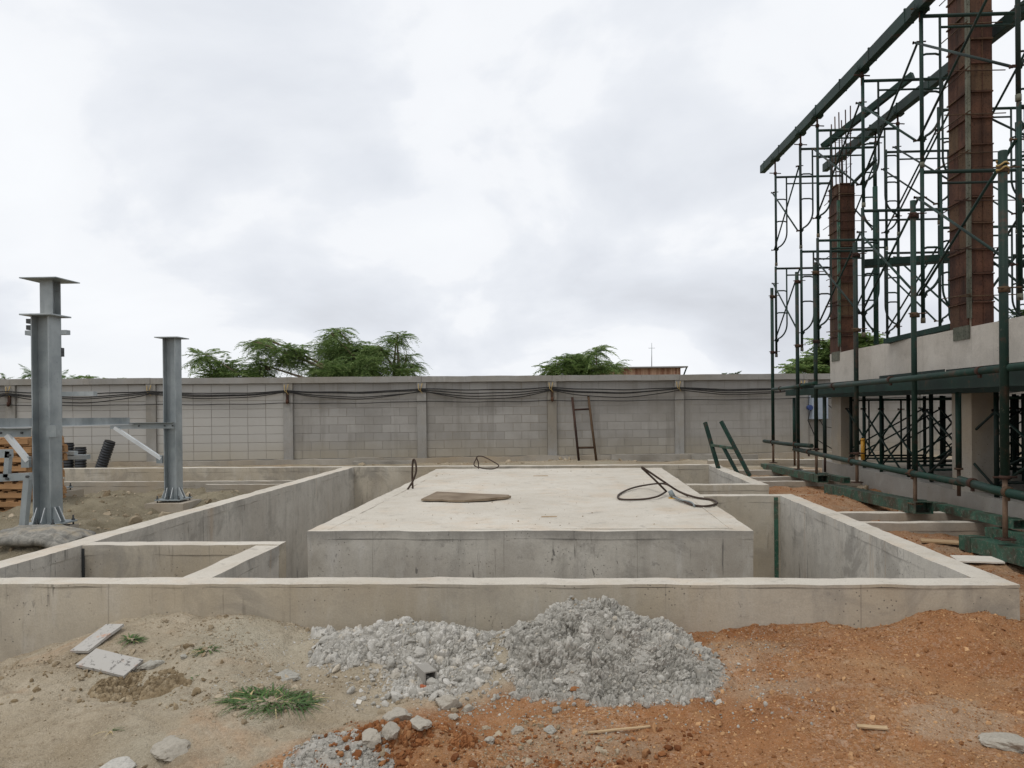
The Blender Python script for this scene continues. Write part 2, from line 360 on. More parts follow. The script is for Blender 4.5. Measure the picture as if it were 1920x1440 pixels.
leaf_mat('grass_blade', S(52, 82, 34), S(84, 112, 52), .2); leaf_mat('dry_grass', S(170, 150, 104), S(196, 176, 130), .1)
rusty('bark', S(104, 90, 74), S(130, 116, 98), S(84, 72, 60), .2)

# ------------------------------------------------------------------ mesh building
class MB:
    def __init__(s): s.v = []; s.f = []; s.sm = []
    def add(s, v, f, smooth=False):
        o = len(s.v); s.v += [tuple(p) for p in v]
        for q in f: s.f.append(tuple(i+o for i in q)); s.sm.append(smooth)
        return s
    def box(s, lo, hi):
        x0, y0, z0 = lo; x1, y1, z1 = hi
        return s.add([(x0,y0,z0),(x1,y0,z0),(x1,y1,z0),(x0,y1,z0),(x0,y0,z1),(x1,y0,z1),(x1,y1,z1),(x0,y1,z1)],
                     [(3,2,1,0),(4,5,6,7),(0,1,5,4),(1,2,6,5),(2,3,7,6),(3,0,4,7)])
    def frame_of(s, p0, p1, up=(0, 0, 1)):
        p0, p1 = np.array(p0, float), np.array(p1, float); d = p1-p0; L = np.linalg.norm(d); d /= L
        u = np.array(up, float)
        if abs(d@u) > .98: u = np.array((1., 0, 0))
        a = np.cross(d, u); a /= np.linalg.norm(a); b = np.cross(a, d)
        return p0, p1, a, b
    def bar(s, p0, p1, w, h, up=(0, 0, 1)):
        p0, p1, a, b = s.frame_of(p0, p1, up); v = []
        for p in (p0, p1):
            for i, j in ((-1,-1),(1,-1),(1,1),(-1,1)): v.append(p+a*i*w/2+b*j*h/2)
        return s.add(v, [(3,2,1,0),(4,5,6,7),(0,1,5,4),(1,2,6,5),(2,3,7,6),(3,0,4,7)])
    def tube(s, p0, p1, r, n=10, r1=None): return s.path([p0, p1], r, n, r1)
    def path(s, pts, r, n=8, r1=None, closed=False):
        pts = [np.array(p, float) for p in pts]; m = len(pts); rings = []; pa = None
        rr = r if hasattr(r, '__len__') else [r+(((r1 if r1 is not None else r)-r)*i/(m-1)) for i in range(m)]
        for i, p in enumerate(pts):
            q0 = pts[i-1] if (i > 0 or closed) else pts[i]; q1 = pts[(i+1) % m] if (i < m-1 or closed) else pts[i]
            d = q1-q0; d /= (np.linalg.norm(d)+1e-9)
            if pa is None:
                u = np.array((0, 0, 1.)) if abs(d[2]) < .95 else np.array((1., 0, 0)); a = np.cross(d, u)
            else: a = pa-d*(pa@d)
            a /= np.linalg.norm(a); pa = a; b = np.cross(d, a)
            rings.append([p+rr[i]*(a*math.cos(t)+b*math.sin(t)) for t in np.arange(n)*2*math.pi/n])
        v = [q for g in rings for q in g]; f = []
        for i in range(m if closed else m-1):
            j = (i+1) % m
            for k in range(n): f.append((i*n+k, i*n+(k+1) % n, j*n+(k+1) % n, j*n+k))
        s.add(v, f, True)
        if not closed:
            o = len(s.v)-m*n
            s.f.append(tuple(o+k for k in range(n))[::-1]); s.sm.append(False)
            s.f.append(tuple(o+(m-1)*n+k for k in range(n))); s.sm.append(False)
        return s
    def rbox(s, lo, hi, res=.08, amp=.004, freq=3.5, seed=1):
        """box cut into a grid whose points wander a little: cast concrete with uneven arrises"""
        lo, hi = np.array(lo, float), np.array(hi, float)
        for ax in range(3):
            u, v = [(1, 2), (2, 0), (0, 1)][ax]
            nu, nv = [max(1, min(160, int(round((hi[k]-lo[k])/res)))) for k in (u, v)]
            for side in (0, 1):
                gu, gv = np.meshgrid(np.linspace(lo[u], hi[u], nu+1), np.linspace(lo[v], hi[v], nv+1), indexing='ij')
                P = np.zeros((gu.size, 3)); P[:, u] = gu.ravel(); P[:, v] = gv.ravel(); P[:, ax] = (hi if side else lo)[ax]
                for k in range(3):
                    P[:, k] += amp*(fbm(P[:,0]*freq, P[:,1]*freq, P[:,2]*freq, 3, seed+k*31, .6))
                ii, jj = np.meshgrid(np.arange(nu), np.arange(nv), indexing='ij'); i = (ii*(nv+1)+jj).ravel()
                q = np.stack([i, i+nv+1, i+nv+2, i+1], 1)
                if not side: q = q[:, ::-1]
                s.add(P.tolist(), q.tolist())
        return s
    def data(s, name, mat):
        me = bpy.data.meshes.new(name); me.from_pydata(s.v, [], s.f)
        me.polygons.foreach_set('use_smooth', s.sm)
        me.materials.append(MATS[mat]); me.update(); return me
    def build(s, name, mat, parent=None, bevel=0, world=True):
        """world=True: points are world points; they are stored relative to the parent chain's location"""
        if parent is not None and world:
            off = np.zeros(3); q = parent
            while q is not None: off += np.array(q.location); q = q.parent
            s.v = [(a-off[0], b-off[1], c-off[2]) for a, b, c in s.v]
        o = bpy.data.objects.new(name, s.data(name, mat)); COL.objects.link(o); o.parent = parent
        if bevel:
            md = o.modifiers.new('bevel', 'BEVEL'); md.width = bevel; md.segments = 2; md.limit_method = 'ANGLE'
        return o
def fast_mesh(name, V, F, mat, smooth=False):
    me = bpy.data.meshes.new(name); V = np.ascontiguousarray(V, np.float32); F = np.ascontiguousarray(F, np.int32); k = F.shape[1]
    me.vertices.add(len(V)); me.vertices.foreach_set('co', V.ravel())
    me.loops.add(F.size); me.loops.foreach_set('vertex_index', F.ravel())
    me.polygons.add(len(F)); me.polygons.foreach_set('loop_start', np.arange(0, F.size, k, dtype=np.int32))
    me.polygons.foreach_set('loop_total', np.full(len(F), k, np.int32))
    me.polygons.foreach_set('use_smooth', np.full(len(F), smooth, bool))
    me.materials.append(MATS[mat]); me.update(calc_edges=True); me.validate(); return me
def link(name, me, parent=None, loc=(0, 0, 0)):
    o = bpy.data.objects.new(name, me); COL.objects.link(o); o.parent = parent; o.location = loc; return o
def tag(o, label=None, cat=None, group=None, kind=None):
    for k, v in (('label', label), ('category', cat), ('group', group), ('kind', kind)):
        if v: o[k] = v
    return o
def thing(name, label, cat, loc=(0, 0, 0), rz=0, group=None):
    o = bpy.data.objects.new(name, None); COL.objects.link(o); o.location = tuple(loc); o.rotation_euler = (0, 0, rz)
    o.empty_display_size = .1
    return tag(o, label, cat, group)
def dup(root, loc, rz=0, label=None, scale=None):
    r = root.copy(); COL.objects.link(r); r.location = tuple(loc); r.rotation_euler = (0, 0, rz)
    if scale: r.scale = scale
    if label: r['label'] = label
    for ch in list(root.children):
        c = ch.copy(); COL.objects.link(c); c.parent = r
        for g in ch.children: d = g.copy(); COL.objects.link(d); d.parent = c
    return r
def solo(mb, name, mat, label, cat, loc, group=None, bevel=0):
    """a thing that is one mesh, origin at loc (points given in world space)"""
    mb.v = [(a-loc[0], b-loc[1], c-loc[2]) for a, b, c in mb.v]
    o = mb.build(name, mat, None, bevel); o.location = tuple(loc); return tag(o, label, cat, group)
ORD = ['first', 'second', 'third', 'fourth', 'fifth', 'sixth', 'seventh', 'eighth', 'ninth']
PI = math.pi

# ------------------------------------------------------------------ ground
POOL = (-4.375, 2.796, 4.94, 14.85)          # outer faces of the basin
TOP = .35
_cx = np.array([-9, -3.85, -3.48, -3.11, -2.78, -2.6, -2.09, -1.8, -1.52, -1.3, -.74, -.5, .75, .95, 1.6, 1.86, 2.0, 2.3, 2.63, 2.82, 3.4, 6])
_cz = np.array([-.35, -.206, -.06, .06, .14, .147, .159, .09, .003, -.014, -.046, -.028, .03, .065, .102, .079, .103, .206, .156, .11, .05, .05])
def gauss(x, y, cx, cy, rx, ry, p=1.0): return np.exp(-(((x-cx)/rx)**2+((y-cy)/ry)**2)**p)
def cone(x, y, cx, cy, rx, ry): return np.clip(1-np.sqrt(((x-cx)/rx)**2+((y-cy)/ry)**2), 0, 1)
def ground_z(x, y, detail=True):
    x, y = np.asarray(x, float), np.asarray(y, float)
    base = .035*fbm(x*.9, y*.9, 0, 3, 5)+.02*np.clip(x, -4, 3)*0
    wz = np.interp(x, _cx, _cz)
    t = sstep(3.3, 4.90, y)
    front = base*(1-t)+(wz+.012*fbm(x*5, y*5, 0, 3, 9))*t
    # heaps and hollows in front of the wall
    hp = .225*cone(x, y, .20, 4.52, .58, .62)**.75+.14*cone(x, y, -.12, 4.38, .55, .55)**.8+.05*cone(x, y, .38, 4.12, .46, .40)**.6
    hp += .17*cone(x, y, -1.12, 4.62, .6, .46)**.8+.10*cone(x, y, -.72, 4.55, .5, .5)**.8
    hp = hp*(1+.32*fbm(x*4.5, y*4.5, 0, 3, 111))+.05*cone(x, y, -.45, 4.5, .45, .4)
    hp += .10*gauss(x, y, -.75, 3.34, .24, .10)+.05*gauss(x, y, -1.05, 3.25, .16, .12)-.045*gauss(x, y, -.35, 3.2, .45, .07)+.035*gauss(x, y, .05, 3.42, .35, .06)
    hp += .06*gauss(x, y, 2.15, 4.55, .3, .2)+.05*gauss(x, y, .85, 4.35, .5, .25)+.03*gauss(x, y, 1.5, 4.0, .5, .3)
    hp += -.07*gauss(x, y, -2.38, 4.02, .30, .18)-.04*gauss(x, y, -3.2, 3.5, .5, .2)+.045*gauss(x, y, -1.55, 3.75, .3, .12)+.03*gauss(x, y, 1.9, 3.7, .5, .15)-.03*gauss(x, y, 1.2, 3.35, .6, .1)+.03*gauss(x, y, -2.05, 4.15, .25, .2)-.05*gauss(x, y, -2.0, 3.25, .5, .12)+.05*gauss(x, y, -2.3, 3.55, .6, .18)
    front = front+hp
    # right of the basin, left yard and the strip along the boundary wall
    right = .13+.04*sstep(6, 12, y)+.03*fbm(x*1.2, y*1.2, 0, 3, 21)+.10*gauss(x, y, 3.1, 10.4, .7, .5)
    left = -.03+.06*fbm(x*.8, y*.8, 0, 3, 33)+.14*gauss(x, y, -6.0, 9.6, 1.4, .9)+.16*gauss(x, y, -5.0, 12.6, 1., .8)+.12*gauss(x, y, -7.3, 11., .8, 1.)+.34*gauss(x, y, -5.5, 7.6, .9, .55)
    back = .22+.03*fbm(x*1.1, y*1.1, 0, 3, 41)
    s = sstep(-1.5, 1.5, x)
    side = left*(1-s)+right*s
    b = sstep(14.2, 15.4, y)
    side = side*(1-b)+back*b
    k = sstep(4.9, 5.6, y)
    z = front*(1-k)+side*k
    far = sstep(19, 24, y)
    z = z*(1-far)+.2*far
    if detail:
        near = 1-sstep(5.5, 8, y); nb = .35+.65*near
        rug = .5+.9*sstep(-.2, .5, fbm(x*1.1, y*1.1, 0, 2, 55)); z = z+nb*(.016*fbm(x*5, y*5, 0, 4, 51)+rug*.010*fbm(x*19, y*19, 0, 3, 61, .6))
        z = z-near*.016*sstep(.86, .98, 1-np.abs(vnoise(x*2.6+.5*vnoise(x*6, y*6, 0, 5), y*3.4, 0, 71)))
        yard = sstep(5.6, 6.5, y)*(1-sstep(15, 16, y)); z = z+yard*(.06*fbm(x*2.2, y*2.2, 0, 4, 81)+.045*(.5-np.abs(fbm(x*4.2, y*5.5, 0, 3, 83)))+.02*fbm(x*11, y*11, 0, 3, 85))*np.where(x < 0, 1., .4)
        z = z+near*.004*np.abs(vnoise(x*55, y*55, 0, 77))
    return z
def on_ground(px, py):
    d = ray(px, py); t = np.linspace(2.0, 9.0, 3500); P_ = CAM+d*t[:, None]
    k = int(np.argmax(P_[:, 2] < ground_z(P_[:, 0], P_[:, 1]))); return P_[k].copy()
def seq(*segs):
    v = []
    for a, b, st in segs: v += list(np.arange(a, b, st))
    return np.array(v)
gx = np.concatenate([-np.geomspace(600, 13, 16), seq((-12.6, -9, .11), (-9, -4.6, .045), (-4.6, 4.0, .02), (4.0, 10, .12)), np.geomspace(10.2, 600, 18)])
gy = np.concatenate([-np.geomspace(300, 3, 10), seq((-2.6, 2.6, .2), (2.6, 5.12, .016), (5.12, 14.5, .05), (14.5, 19.6, .09)), np.geomspace(19.9, 1800, 24)])
X, Y = np.meshgrid(gx, gy, indexing='ij'); Z = ground_z(X, Y)
V = np.stack([X.ravel(), Y.ravel(), Z.ravel()], 1)
nx, ny = len(gx), len(gy)
ii, jj = np.meshgrid(np.arange(nx-1), np.arange(ny-1), indexing='ij'); i0 = (ii*ny+jj).ravel()
F = np.stack([i0, i0+ny, i0+ny+1, i0+1], 1)
cxm = (gx[ii]+gx[ii+1]).ravel()/2; cym = (gy[jj]+gy[jj+1]).ravel()/2
F = F[~((cxm > POOL[0]+.1) & (cxm < POOL[1]-.1) & (cym > POOL[2]+.1) & (cym < POOL[3]-.1))]
me = fast_mesh('ground', V, F, 'soil', True)
x, y = V[:, 0], V[:, 1]
wob = .28*fbm(x*1.3, y*1.3, 0, 4, 91)
edge = np.interp(y, [2.5, 3.2, 3.45, 3.8, 4.1, 4.5, 5.0], [-1.8, -1.4, -1.05, -.7, -.1, .45, .6])
so = sstep(-.22, .22, x-edge+wob)
so = np.maximum(so, .45*sstep(.2, .8, fbm(x*.9, y*.9, 0, 3, 95))*sstep(-2.3, -1.2, x))
so = np.where(y > 5.05, sstep(1.5, 2.5, x)*(1-sstep(14, 15.5, y))*.85, so)
so = so*(1-.4*sstep(.25, .8, fbm(x*1.1+5, y*2.0, 0, 4, 99)))
def clay_mask(x, y):
    n = .16*fbm(x*5, y*5, 0, 3, 101); n = np.where((y > 3.7) & (x > -1.9) & (x < 1.2) | (y < 3.5) & (np.abs(x+1) < .3), n, -1)
    cone_ = cone; nz = lambda *a: np.where(cone_(*a) > 0, cone_(*a)+n, 0)
    d1 = nz(x, y, .14, 4.45, .70, .70); d2 = nz(x, y, -1.0, 4.6, .72, .42); d3 = nz(x, y, .38, 4.1, .46, .34)
    d4 = nz(x, y, -1.0, 3.22, .22, .16); d5 = nz(x, y, -.75, 4.25, .42, .38)
    return np.clip(sstep(.08, .26, np.maximum.reduce([d1, d2, d3, d4]))+.6*sstep(.1, .3, d5), 0, 1)
cm = np.where(y < 5.1, clay_mask(x, y), 0)
for nm, arr in (('soil', so), ('clay', cm), ('veg', sstep(20, 26, y)*.8), ('mud', sstep(5.2, 6, y)*(1-sstep(-4, -2, x))*(1-.7*sstep(15, 16.5, y)))):
    at = me.attributes.new(nm, 'FLOAT', 'POINT'); at.data.foreach_set('value', np.ascontiguousarray(arr, np.float32))
tag(link('ground', me), 'bare building site soil, beige on the left and orange on the right', 'ground', kind='structure')

# loose stones: clods and grit merged into single uncountable masses
def ico(sub):
    t = (1+5**.5)/2
    v = [(-1,t,0),(1,t,0),(-1,-t,0),(1,-t,0),(0,-1,t),(0,1,t),(0,-1,-t),(0,1,-t),(t,0,-1),(t,0,1),(-t,0,-1),(-t,0,1)]
    f = [(0,11,5),(0,5,1),(0,1,7),(0,7,10),(0,10,11),(1,5,9),(5,11,4),(11,10,2),(10,7,6),(7,1,8),(3,9,4),(3,4,2),(3,2,6),(3,6,8),(3,8,9),(4,9,5),(2,4,11),(6,2,10),(8,6,7),(9,8,1)]
    v = [np.array(q)/np.linalg.norm(q) for q in v]
    for _ in range(sub):
        mid = {}; nf = []
        def md(a, b):
            k = (min(a, b), max(a, b))
            if k not in mid: q = v[a]+v[b]; v.append(q/np.linalg.norm(q)); mid[k] = len(v)-1
            return mid[k]
        for a, b, c in f:
            p, q, r = md(a, b), md(b, c), md(c, a); nf += [(a,p,r),(b,q,p),(c,r,q),(p,q,r)]
        f = nf
    return np.array(v), np.array(f)
def clods(pos, size, sub, flat=.8, rough=.28, seed=0):
    rg = np.random.default_rng(seed); v, f = ico(sub); n = len(pos)
    vars_ = []
    for k in range(10):
        r = 1+rough*fbm(v[:,0]*1.6+k*9, v[:,1]*1.6, v[:,2]*1.6, 3, k*13); vars_.append(v*r[:, None])
    W = np.array(vars_)[rg.integers(0, 10, n)]
    sc = size[:, None]*np.stack([rg.uniform(.75, 1.3, n), rg.uniform(.75, 1.3, n), rg.uniform(.55, 1, n)*flat], 1)
    q = rg.normal(size=(n, 4)); q[:, 1:3] *= .5; q /= np.linalg.norm(q, axis=1)[:, None]
    a, b, c, d = q.T
    Rm = np.stack([1-2*(c*c+d*d), 2*(b*c-a*d), 2*(b*d+a*c), 2*(b*c+a*d), 1-2*(b*b+d*d), 2*(c*d-a*b), 2*(b*d-a*c), 2*(c*d+a*b), 1-2*(b*b+c*c)], 1).reshape(n, 3, 3)
    W = np.einsum('nij,nkj->nki', Rm, W*sc[:, None, :])+pos[:, None, :]
    Fm = (f[None]+(np.arange(n)*len(v))[:, None, None]).reshape(-1, 3)
    return W.reshape(-1, 3), Fm
def scatter(n, x0, x1, y0, y1, dens, seed):
    rg = np.random.default_rng(seed); p = np.stack([rg.uniform(x0, x1, n), rg.uniform(y0, y1, n)], 1)
    p = p[rg.uniform(size=n) < dens(p[:, 0], p[:, 1])]
    return np.column_stack([p, ground_z(p[:, 0], p[:, 1])]), np.random.default_rng(seed+1)
def stuff(name, V, F, mat, label, cat): return tag(link(name, fast_mesh(name, V, F, mat)), label, cat, kind='stuff')
def worley(x, y, z, seed):
    ix, iy, iz = [np.floor(q).astype(np.int64) for q in (x, y, z)]; F1 = np.full(x.shape, 9.); F2 = np.full(x.shape, 9.); H1 = np.zeros(x.shape)
    for a in (-1, 0, 1):
        for b in (-1, 0, 1):
            for c in (-1, 0, 1):
                cx, cy, cz = ix+a, iy+b, iz+c
                d = np.sqrt((cx+.1+.8*_hash(cx, cy, cz, seed)-x)**2+(cy+.1+.8*_hash(cx, cy, cz, seed+7)-y)**2+(cz+.1+.8*_hash(cx, cy, cz, seed+19)-z)**2); m_ = d < F1
                F2 = np.where(m_, F1, np.minimum(F2, d)); F1 = np.where(m_, d, F1); H1 = np.where(m_, _hash(cx, cy, cz, seed+13), H1)
    return F1, F2, H1
def lumpy(x0_, x1_, y0_, y1_, mask, cell, amp, step, seed):
    """crumbly surface over the ground: rounded lumps of three sizes with real crevices between them"""
    gx_, gy_ = np.arange(x0_, x1_, step), np.arange(y0_, y1_, step); X_, Y_ = np.meshgrid(gx_, gy_, indexing='ij')
    Z_ = ground_z(X_, Y_, False); gu, gv = np.gradient(Z_, step); N_ = np.stack([-gu, -gv, np.ones_like(gu)], -1); N_ /= np.linalg.norm(N_, axis=-1)[..., None]
    m_ = mask(X_, Y_); d = np.zeros_like(Z_); tone = 0
    wx, wy = X_+.010*vnoise(X_*45, Y_*45, 0, seed), Y_+.010*vnoise(X_*45, Y_*45, 0, seed+3)
    for c_, a_, k in ((cell, 1., 1), (cell*.45, .52, 2), (cell*.2, .26, 3)):
        F1, F2, H1 = worley(wx/c_, wy/c_, Z_/c_, seed+k*31); tone = tone+(.5, .3, .2)[k-1]*H1
        d += amp*a_*(np.sqrt(np.clip(1-(F1/.85)**2, 0, 1))*(.45+.55*H1)+.18*(H1-.5)-.6*(1-sstep(.0, .20, F2-F1)))
    d += amp*.5*fbm(X_*9, Y_*9, 0, 3, seed)
    d = (d-amp*.35)*np.clip(m_*1.6, 0, 1)-.035*(1-sstep(.02, .35, m_))
    Pn = np.stack([X_, Y_, Z_], -1)+N_*d[..., None]
    nx_, ny_ = X_.shape; ii_, jj_ = np.meshgrid(np.arange(nx_-1), np.arange(ny_-1), indexing='ij'); i_ = (ii_*ny_+jj_).ravel()
    Q = np.stack([i_, i_+ny_, i_+ny_+1, i_+1], 1); keep = (m_[:-1, :-1].ravel() > .01) | (m_[1:, 1:].ravel() > .01); Q = Q[keep]
    T3 = np.vstack([Q[:, [0, 1, 2]], Q[:, [0, 2, 3]]]); return Pn.reshape(-1, 3), T3, tone.ravel()
def join(*vf):
    V_, F_, T_2, o = [], [], [], 0
    for v, f, t in vf: V_.append(v); F_.append(f+o); T_2.append(t); o += len(v)
    return np.vstack(V_), np.vstack(F_), np.concatenate(T_2)
def lump_stuff(name, vft, mat, label, cat):
    V_, F_, T_2 = vft; me = fast_mesh(name, V_, F_, mat); at = me.attributes.new('tone', 'FLOAT', 'POINT'); at.data.foreach_set('value', np.ascontiguousarray(T_2, np.float32))
    return tag(link(name, me), label, cat, kind='stuff')
def fines(args, lo, hi, seed):
    P1, rg = scatter(*args); v, f = clods(P1, rg.uniform(lo, hi, len(P1)), 0, .85, .3, seed); return v, f, np.repeat(rg.uniform(0, .9, len(P1)), 12)
def crumbs(args, s0, sm, mx, seed):
    P1, rg = scatter(*args); s1 = np.clip(sm*rg.pareto(2.4, len(P1))+s0, 0, mx); v, f = clods(P1+[0, 0, .3]*s1[:, None], s1, 1, .8, .34, seed); return v, f, np.repeat(rg.uniform(0, 1, len(P1)), 42)
def heap(args, s0, s1m, mx, seed, dens2):
    P1, rg = scatter(*args); s1 = np.clip(s1m*rg.pareto(2.6, len(P1))+s0, 0, mx)
    V, F = clods(P1+[0, 0, .25]*s1[:, None], s1, 1, .85, .42, seed)
    n0, a0, a1, b0, b1, fn, sd = args
    P2, rg = scatter(int(n0*dens2), a0, a1, b0, b1, fn, sd+5); s2 = rg.uniform(.004, .009, len(P2))
    V2, F2 = clods(P2, s2, 0, .9, .4, seed+1)
    return np.vstack([V, V2]), np.vstack([F, F2+len(V)])
hm = lambda x, y: clay_mask(x, y)*sstep(-.12, .02, x+.5+.3*(y-4)+.1*fbm(x*6, y*6, 0, 2, 8))
rm = lambda x, y: clay_mask(x, y)*sstep(-.10, .06, -(x+.44+.3*(y-4))+.1*fbm(x*6, y*6, 0, 2, 8))
edge_ = lambda f: (lambda x, y: .5*(f(x, y) > .5)+.9*((f(x, y) > .02) & (f(x, y) < .6)))
VFT = join(lumpy(-.75, 1.15, 3.65, 5.0, hm, .055, .032, .005, 3), crumbs((7000, -.6, 1.15, 3.6, 5.0, edge_(hm), 201), .005, .0055, .026, 3), fines((13000, -.65, 1.2, 3.55, 5.0, lambda x, y: np.clip(hm(x, y)+.06, 0, 1), 207), .0035, .0075, 33), crumbs((700, -.6, 1.2, 3.55, 4.6, lambda x, y: .5*gauss(x, y, .1, 4.0, .8, .35), 203), .005, .005, .026, 31))
lump_stuff('clay_heap', VFT, 'clay_lumps', 'tall heap of crumbly grey clay clods dumped against the front concrete wall', 'clay heap')
VFT = join(lumpy(-1.85, -.35, 4.0, 5.0, rm, .075, .034, .005, 4), crumbs((4600, -1.85, -.3, 3.85, 5.0, edge_(rm), 211), .005, .006, .030, 4), fines((8000, -1.9, -.3, 3.8, 5.0, lambda x, y: np.clip(rm(x, y)+.08, 0, 1), 217), .0035, .0075, 43), crumbs((900, -1.5, -.3, 3.75, 4.5, lambda x, y: gauss(x, y, -.8, 4.2, .45, .25), 213), .006, .007, .036, 41))
lump_stuff('rubble_heap', VFT, 'pale_lumps', 'low heap of pale crumbled rubble left of the tall grey clay heap', 'rubble heap')
pm = lambda x, y: sstep(.05, .3, cone(x, y, -1.0, 3.18, .27, .24)+.1*fbm(x*8, y*8, 0, 2, 3))
VFT = join(lumpy(-1.35, -.7, 2.9, 3.5, pm, .034, .016, .004, 5), crumbs((900, -1.35, -.7, 3.0, 3.5, pm, 221), .004, .004, .014, 5))
lump_stuff('clay_patch', VFT, 'clay_lumps', 'small patch of grey clay crumbs at the bottom edge beside orange ridge', 'clay patch')
em = lambda x, y: sstep(.25, .6, gauss(x, y, -.72, 3.34, .30, .12)+.5*gauss(x, y, .05, 3.30, .22, .07)+.55*gauss(x, y, -.25, 3.12, .3, .07)+.15*fbm(x*7, y*7, 0, 2, 3))
VFT = join(lumpy(-1.15, .5, 2.9, 3.62, em, .05, .026, .0045, 6), crumbs((2600, -1.1, .6, 3.0, 3.6, lambda x, y: .25+.6*em(x, y), 231), .004, .005, .020, 6))
lump_stuff('earth_ridge', VFT, 'earth_lumps', 'ridge of damp orange earth clods at the bottom edge of the picture', 'earth clods')
bm2 = lambda x, y: sstep(.1, .45, cone(x, y, -2.33, 4.02, .34, .20)+.15*fbm(x*8, y*8, 0, 2, 13))
VFT = join(lumpy(-2.8, -1.9, 3.7, 4.35, bm2, .045, .022, .005, 16), crumbs((900, -2.9, -1.9, 3.7, 4.4, lambda x, y: .15+.8*bm2(x, y), 223), .005, .005, .022, 15))
lump_stuff('clod_patch', VFT, 'brown_lumps', 'patch of dark brown broken clods in a hollow of the beige soil', 'clods')
P1, rg = scatter(20000, -.9, 3.6, 2.95, 5.0, lambda x, y: sstep(-.3, .6, x-np.interp(y, [3, 4, 5], [-1.2, .1, .8])+.4*fbm(x*2, y*2, 0, 3, 3))*(1-.9*clay_mask(x, y)), 241)
s1 = np.clip(.0022*rg.pareto(2.6, len(P1))+.0035, 0, .016)
V, F = clods(P1, s1, 0, .8, .3, 8)
stuff('orange_grit', V, F, 'orange_grit', 'scatter of fine orange grit over the soil on the right', 'grit')
P1, rg = scatter(26000, -4.2, .2, 2.95, 5.0, lambda x, y: (.06+.94*sstep(.0, .5, fbm(x*1.8, y*2.4, 0, 4, 8)))*(1-.9*clay_mask(x, y)), 251)
s1 = np.clip(.0024*rg.pareto(2.3, len(P1))+.0035, 0, .024)
V, F = clods(P1, s1, 0, .75, .35, 9)
stuff('beige_grit', V, F, 'beige_pebbles', 'scatter of pale pebbles and crumbs over the beige soil on the left', 'pebbles')
P1, rg = scatter(5000, 2.8, 4.7, 5.2, 14.8, lambda x, y: .3+.7*(fbm(x*2.2, y*2.2, 0, 3, 8) > 0), 261)
s1 = np.clip(.004*rg.pareto(2.3, len(P1))+.005, 0, .03)
V, F = clods(P1, s1, 0, .7, .35, 10)
stuff('trench_crumbs', V, F, 'earth_clods', 'loose brown crumbs on the soil between basin and scaffold', 'crumbs')
P1, rg = scatter(4200, -11, -4.6, 6.6, 15, lambda x, y: .2+.8*(fbm(x*1.6, y*1.6, 0, 3, 18) > .15), 271)
s1 = np.clip(.011*rg.pareto(2.2, len(P1))+.008, 0, .08)
V, F = clods(P1, s1, 1, .7, .4, 11)
stuff('yard_crumbs', V, F, 'beige_pebbles', 'loose crumbs on the rutted soil around the grey steel posts', 'crumbs')
P1, rg = scatter(2600, -8, 8, 15.3, 18.2, lambda x, y: 1.0*(np.abs(y-(17.55+.12*x)) < .35)*sstep(-6, -3, x), 281)
s1 = np.clip(.012*rg.pareto(2.2, len(P1))+.01, 0, .09)
V, F = clods(P1, s1, 0, .7, .35, 12)
stuff('wall_foot_rubble', V, F, 'beige_pebbles', 'strip of rubble along the foot of the block boundary wall', 'rubble')

# ------------------------------------------------------------------ concrete basin
x0, x1, y0, y1 = POOL
FL = -1.15
def two_tone(o, mat):
    """trowelled upper faces keep the pale screed, the cast sides take the wall's own concrete"""
    me = o.data; me.materials.append(MATS[mat]); n = np.zeros(len(me.polygons)*3, np.float32); me.polygons.foreach_get('normal', n)
    me.polygons.foreach_set('material_index', (n.reshape(-1, 3)[:, 2] < .5).astype(np.int32)); me.update(); return o
def wall(root, lo, hi, mat, seed, name='wall', course=.085, label=None):
    """wall body plus a trowelled screed that forms its top"""
    hc = min(course, (hi[2]-lo[2])*.3)
    b = MB().rbox((lo[0], lo[1], lo[2]), (hi[0], hi[1], hi[2]-hc), .09, .004, 2.5, seed).build(name, mat, root)
    two_tone(MB().rbox((lo[0]-.002, lo[1]-.002, hi[2]-hc+.0005), (hi[0]+.002, hi[1]+.002, hi[2]), .05, .005, 3.5, seed).build('top_course', 'concrete_top', b), mat)
    if label: b['label'] = label
    return b
basin = thing('concrete_basin', 'large open grey concrete basin with thin walls around the pale slab', 'basin', (-.8, 5.0, FL))
wall(basin, (x0-1.5, y0, FL-.1), (x1, y0+.19, TOP), 'concrete_wall_x', 1, 'front_wall', .02)
wall(basin, (x0, y0+.195, FL-.1), (x0+.2, y1-.205, TOP), 'concrete_wall_y', 2, 'left_wall')
wall(basin, (x1-.19, y0+.195, FL-.1), (x1, 9.725, TOP), 'concrete_wall_y', 3, 'right_wall')
wall(basin, (1.655, 9.73, FL-.1), (x1+.002, 9.915, TOP-.003), 'concrete_wall_x', 4, 'cross_wall')
wall(basin, (x0-6.5, y1-.2, FL-.1), (x1, y1, TOP+.002), 'concrete_wall_x', 5, 'back_wall')
wall(basin, (x0+.205, 6.37, FL-.1), (-2.46, 6.53, TOP-.002), 'concrete_wall_x', 6, 'partition_wall')
wall(basin, (-2.66, y0+.195, FL-.1), (-2.46, 6.365, TOP-.004), 'concrete_wall_y', 7, 'partition_wall')
wall(basin, (1.655, 11.02, FL-.1), (x1+.003, 11.21, TOP), 'concrete_wall_x', 8, 'chamber_wall')
wall(basin, (x1-.19, 11.215, FL-.1), (x1, y1-.205, TOP-.003), 'concrete_wall_y', 9, 'chamber_wall')
MB().rbox((x0+.2, y0+.19, FL-.3), (x1-.19, y1-.2, FL), .25, .01, 2, 10).build('basin_floor', 'concrete_plain', basin)
MB().rbox((1.655, 9.92, FL), (x1-.01, 11.015, TOP-.14), .1, .01, 2, 11).build('filled_bay', 'concrete_rough', basin)
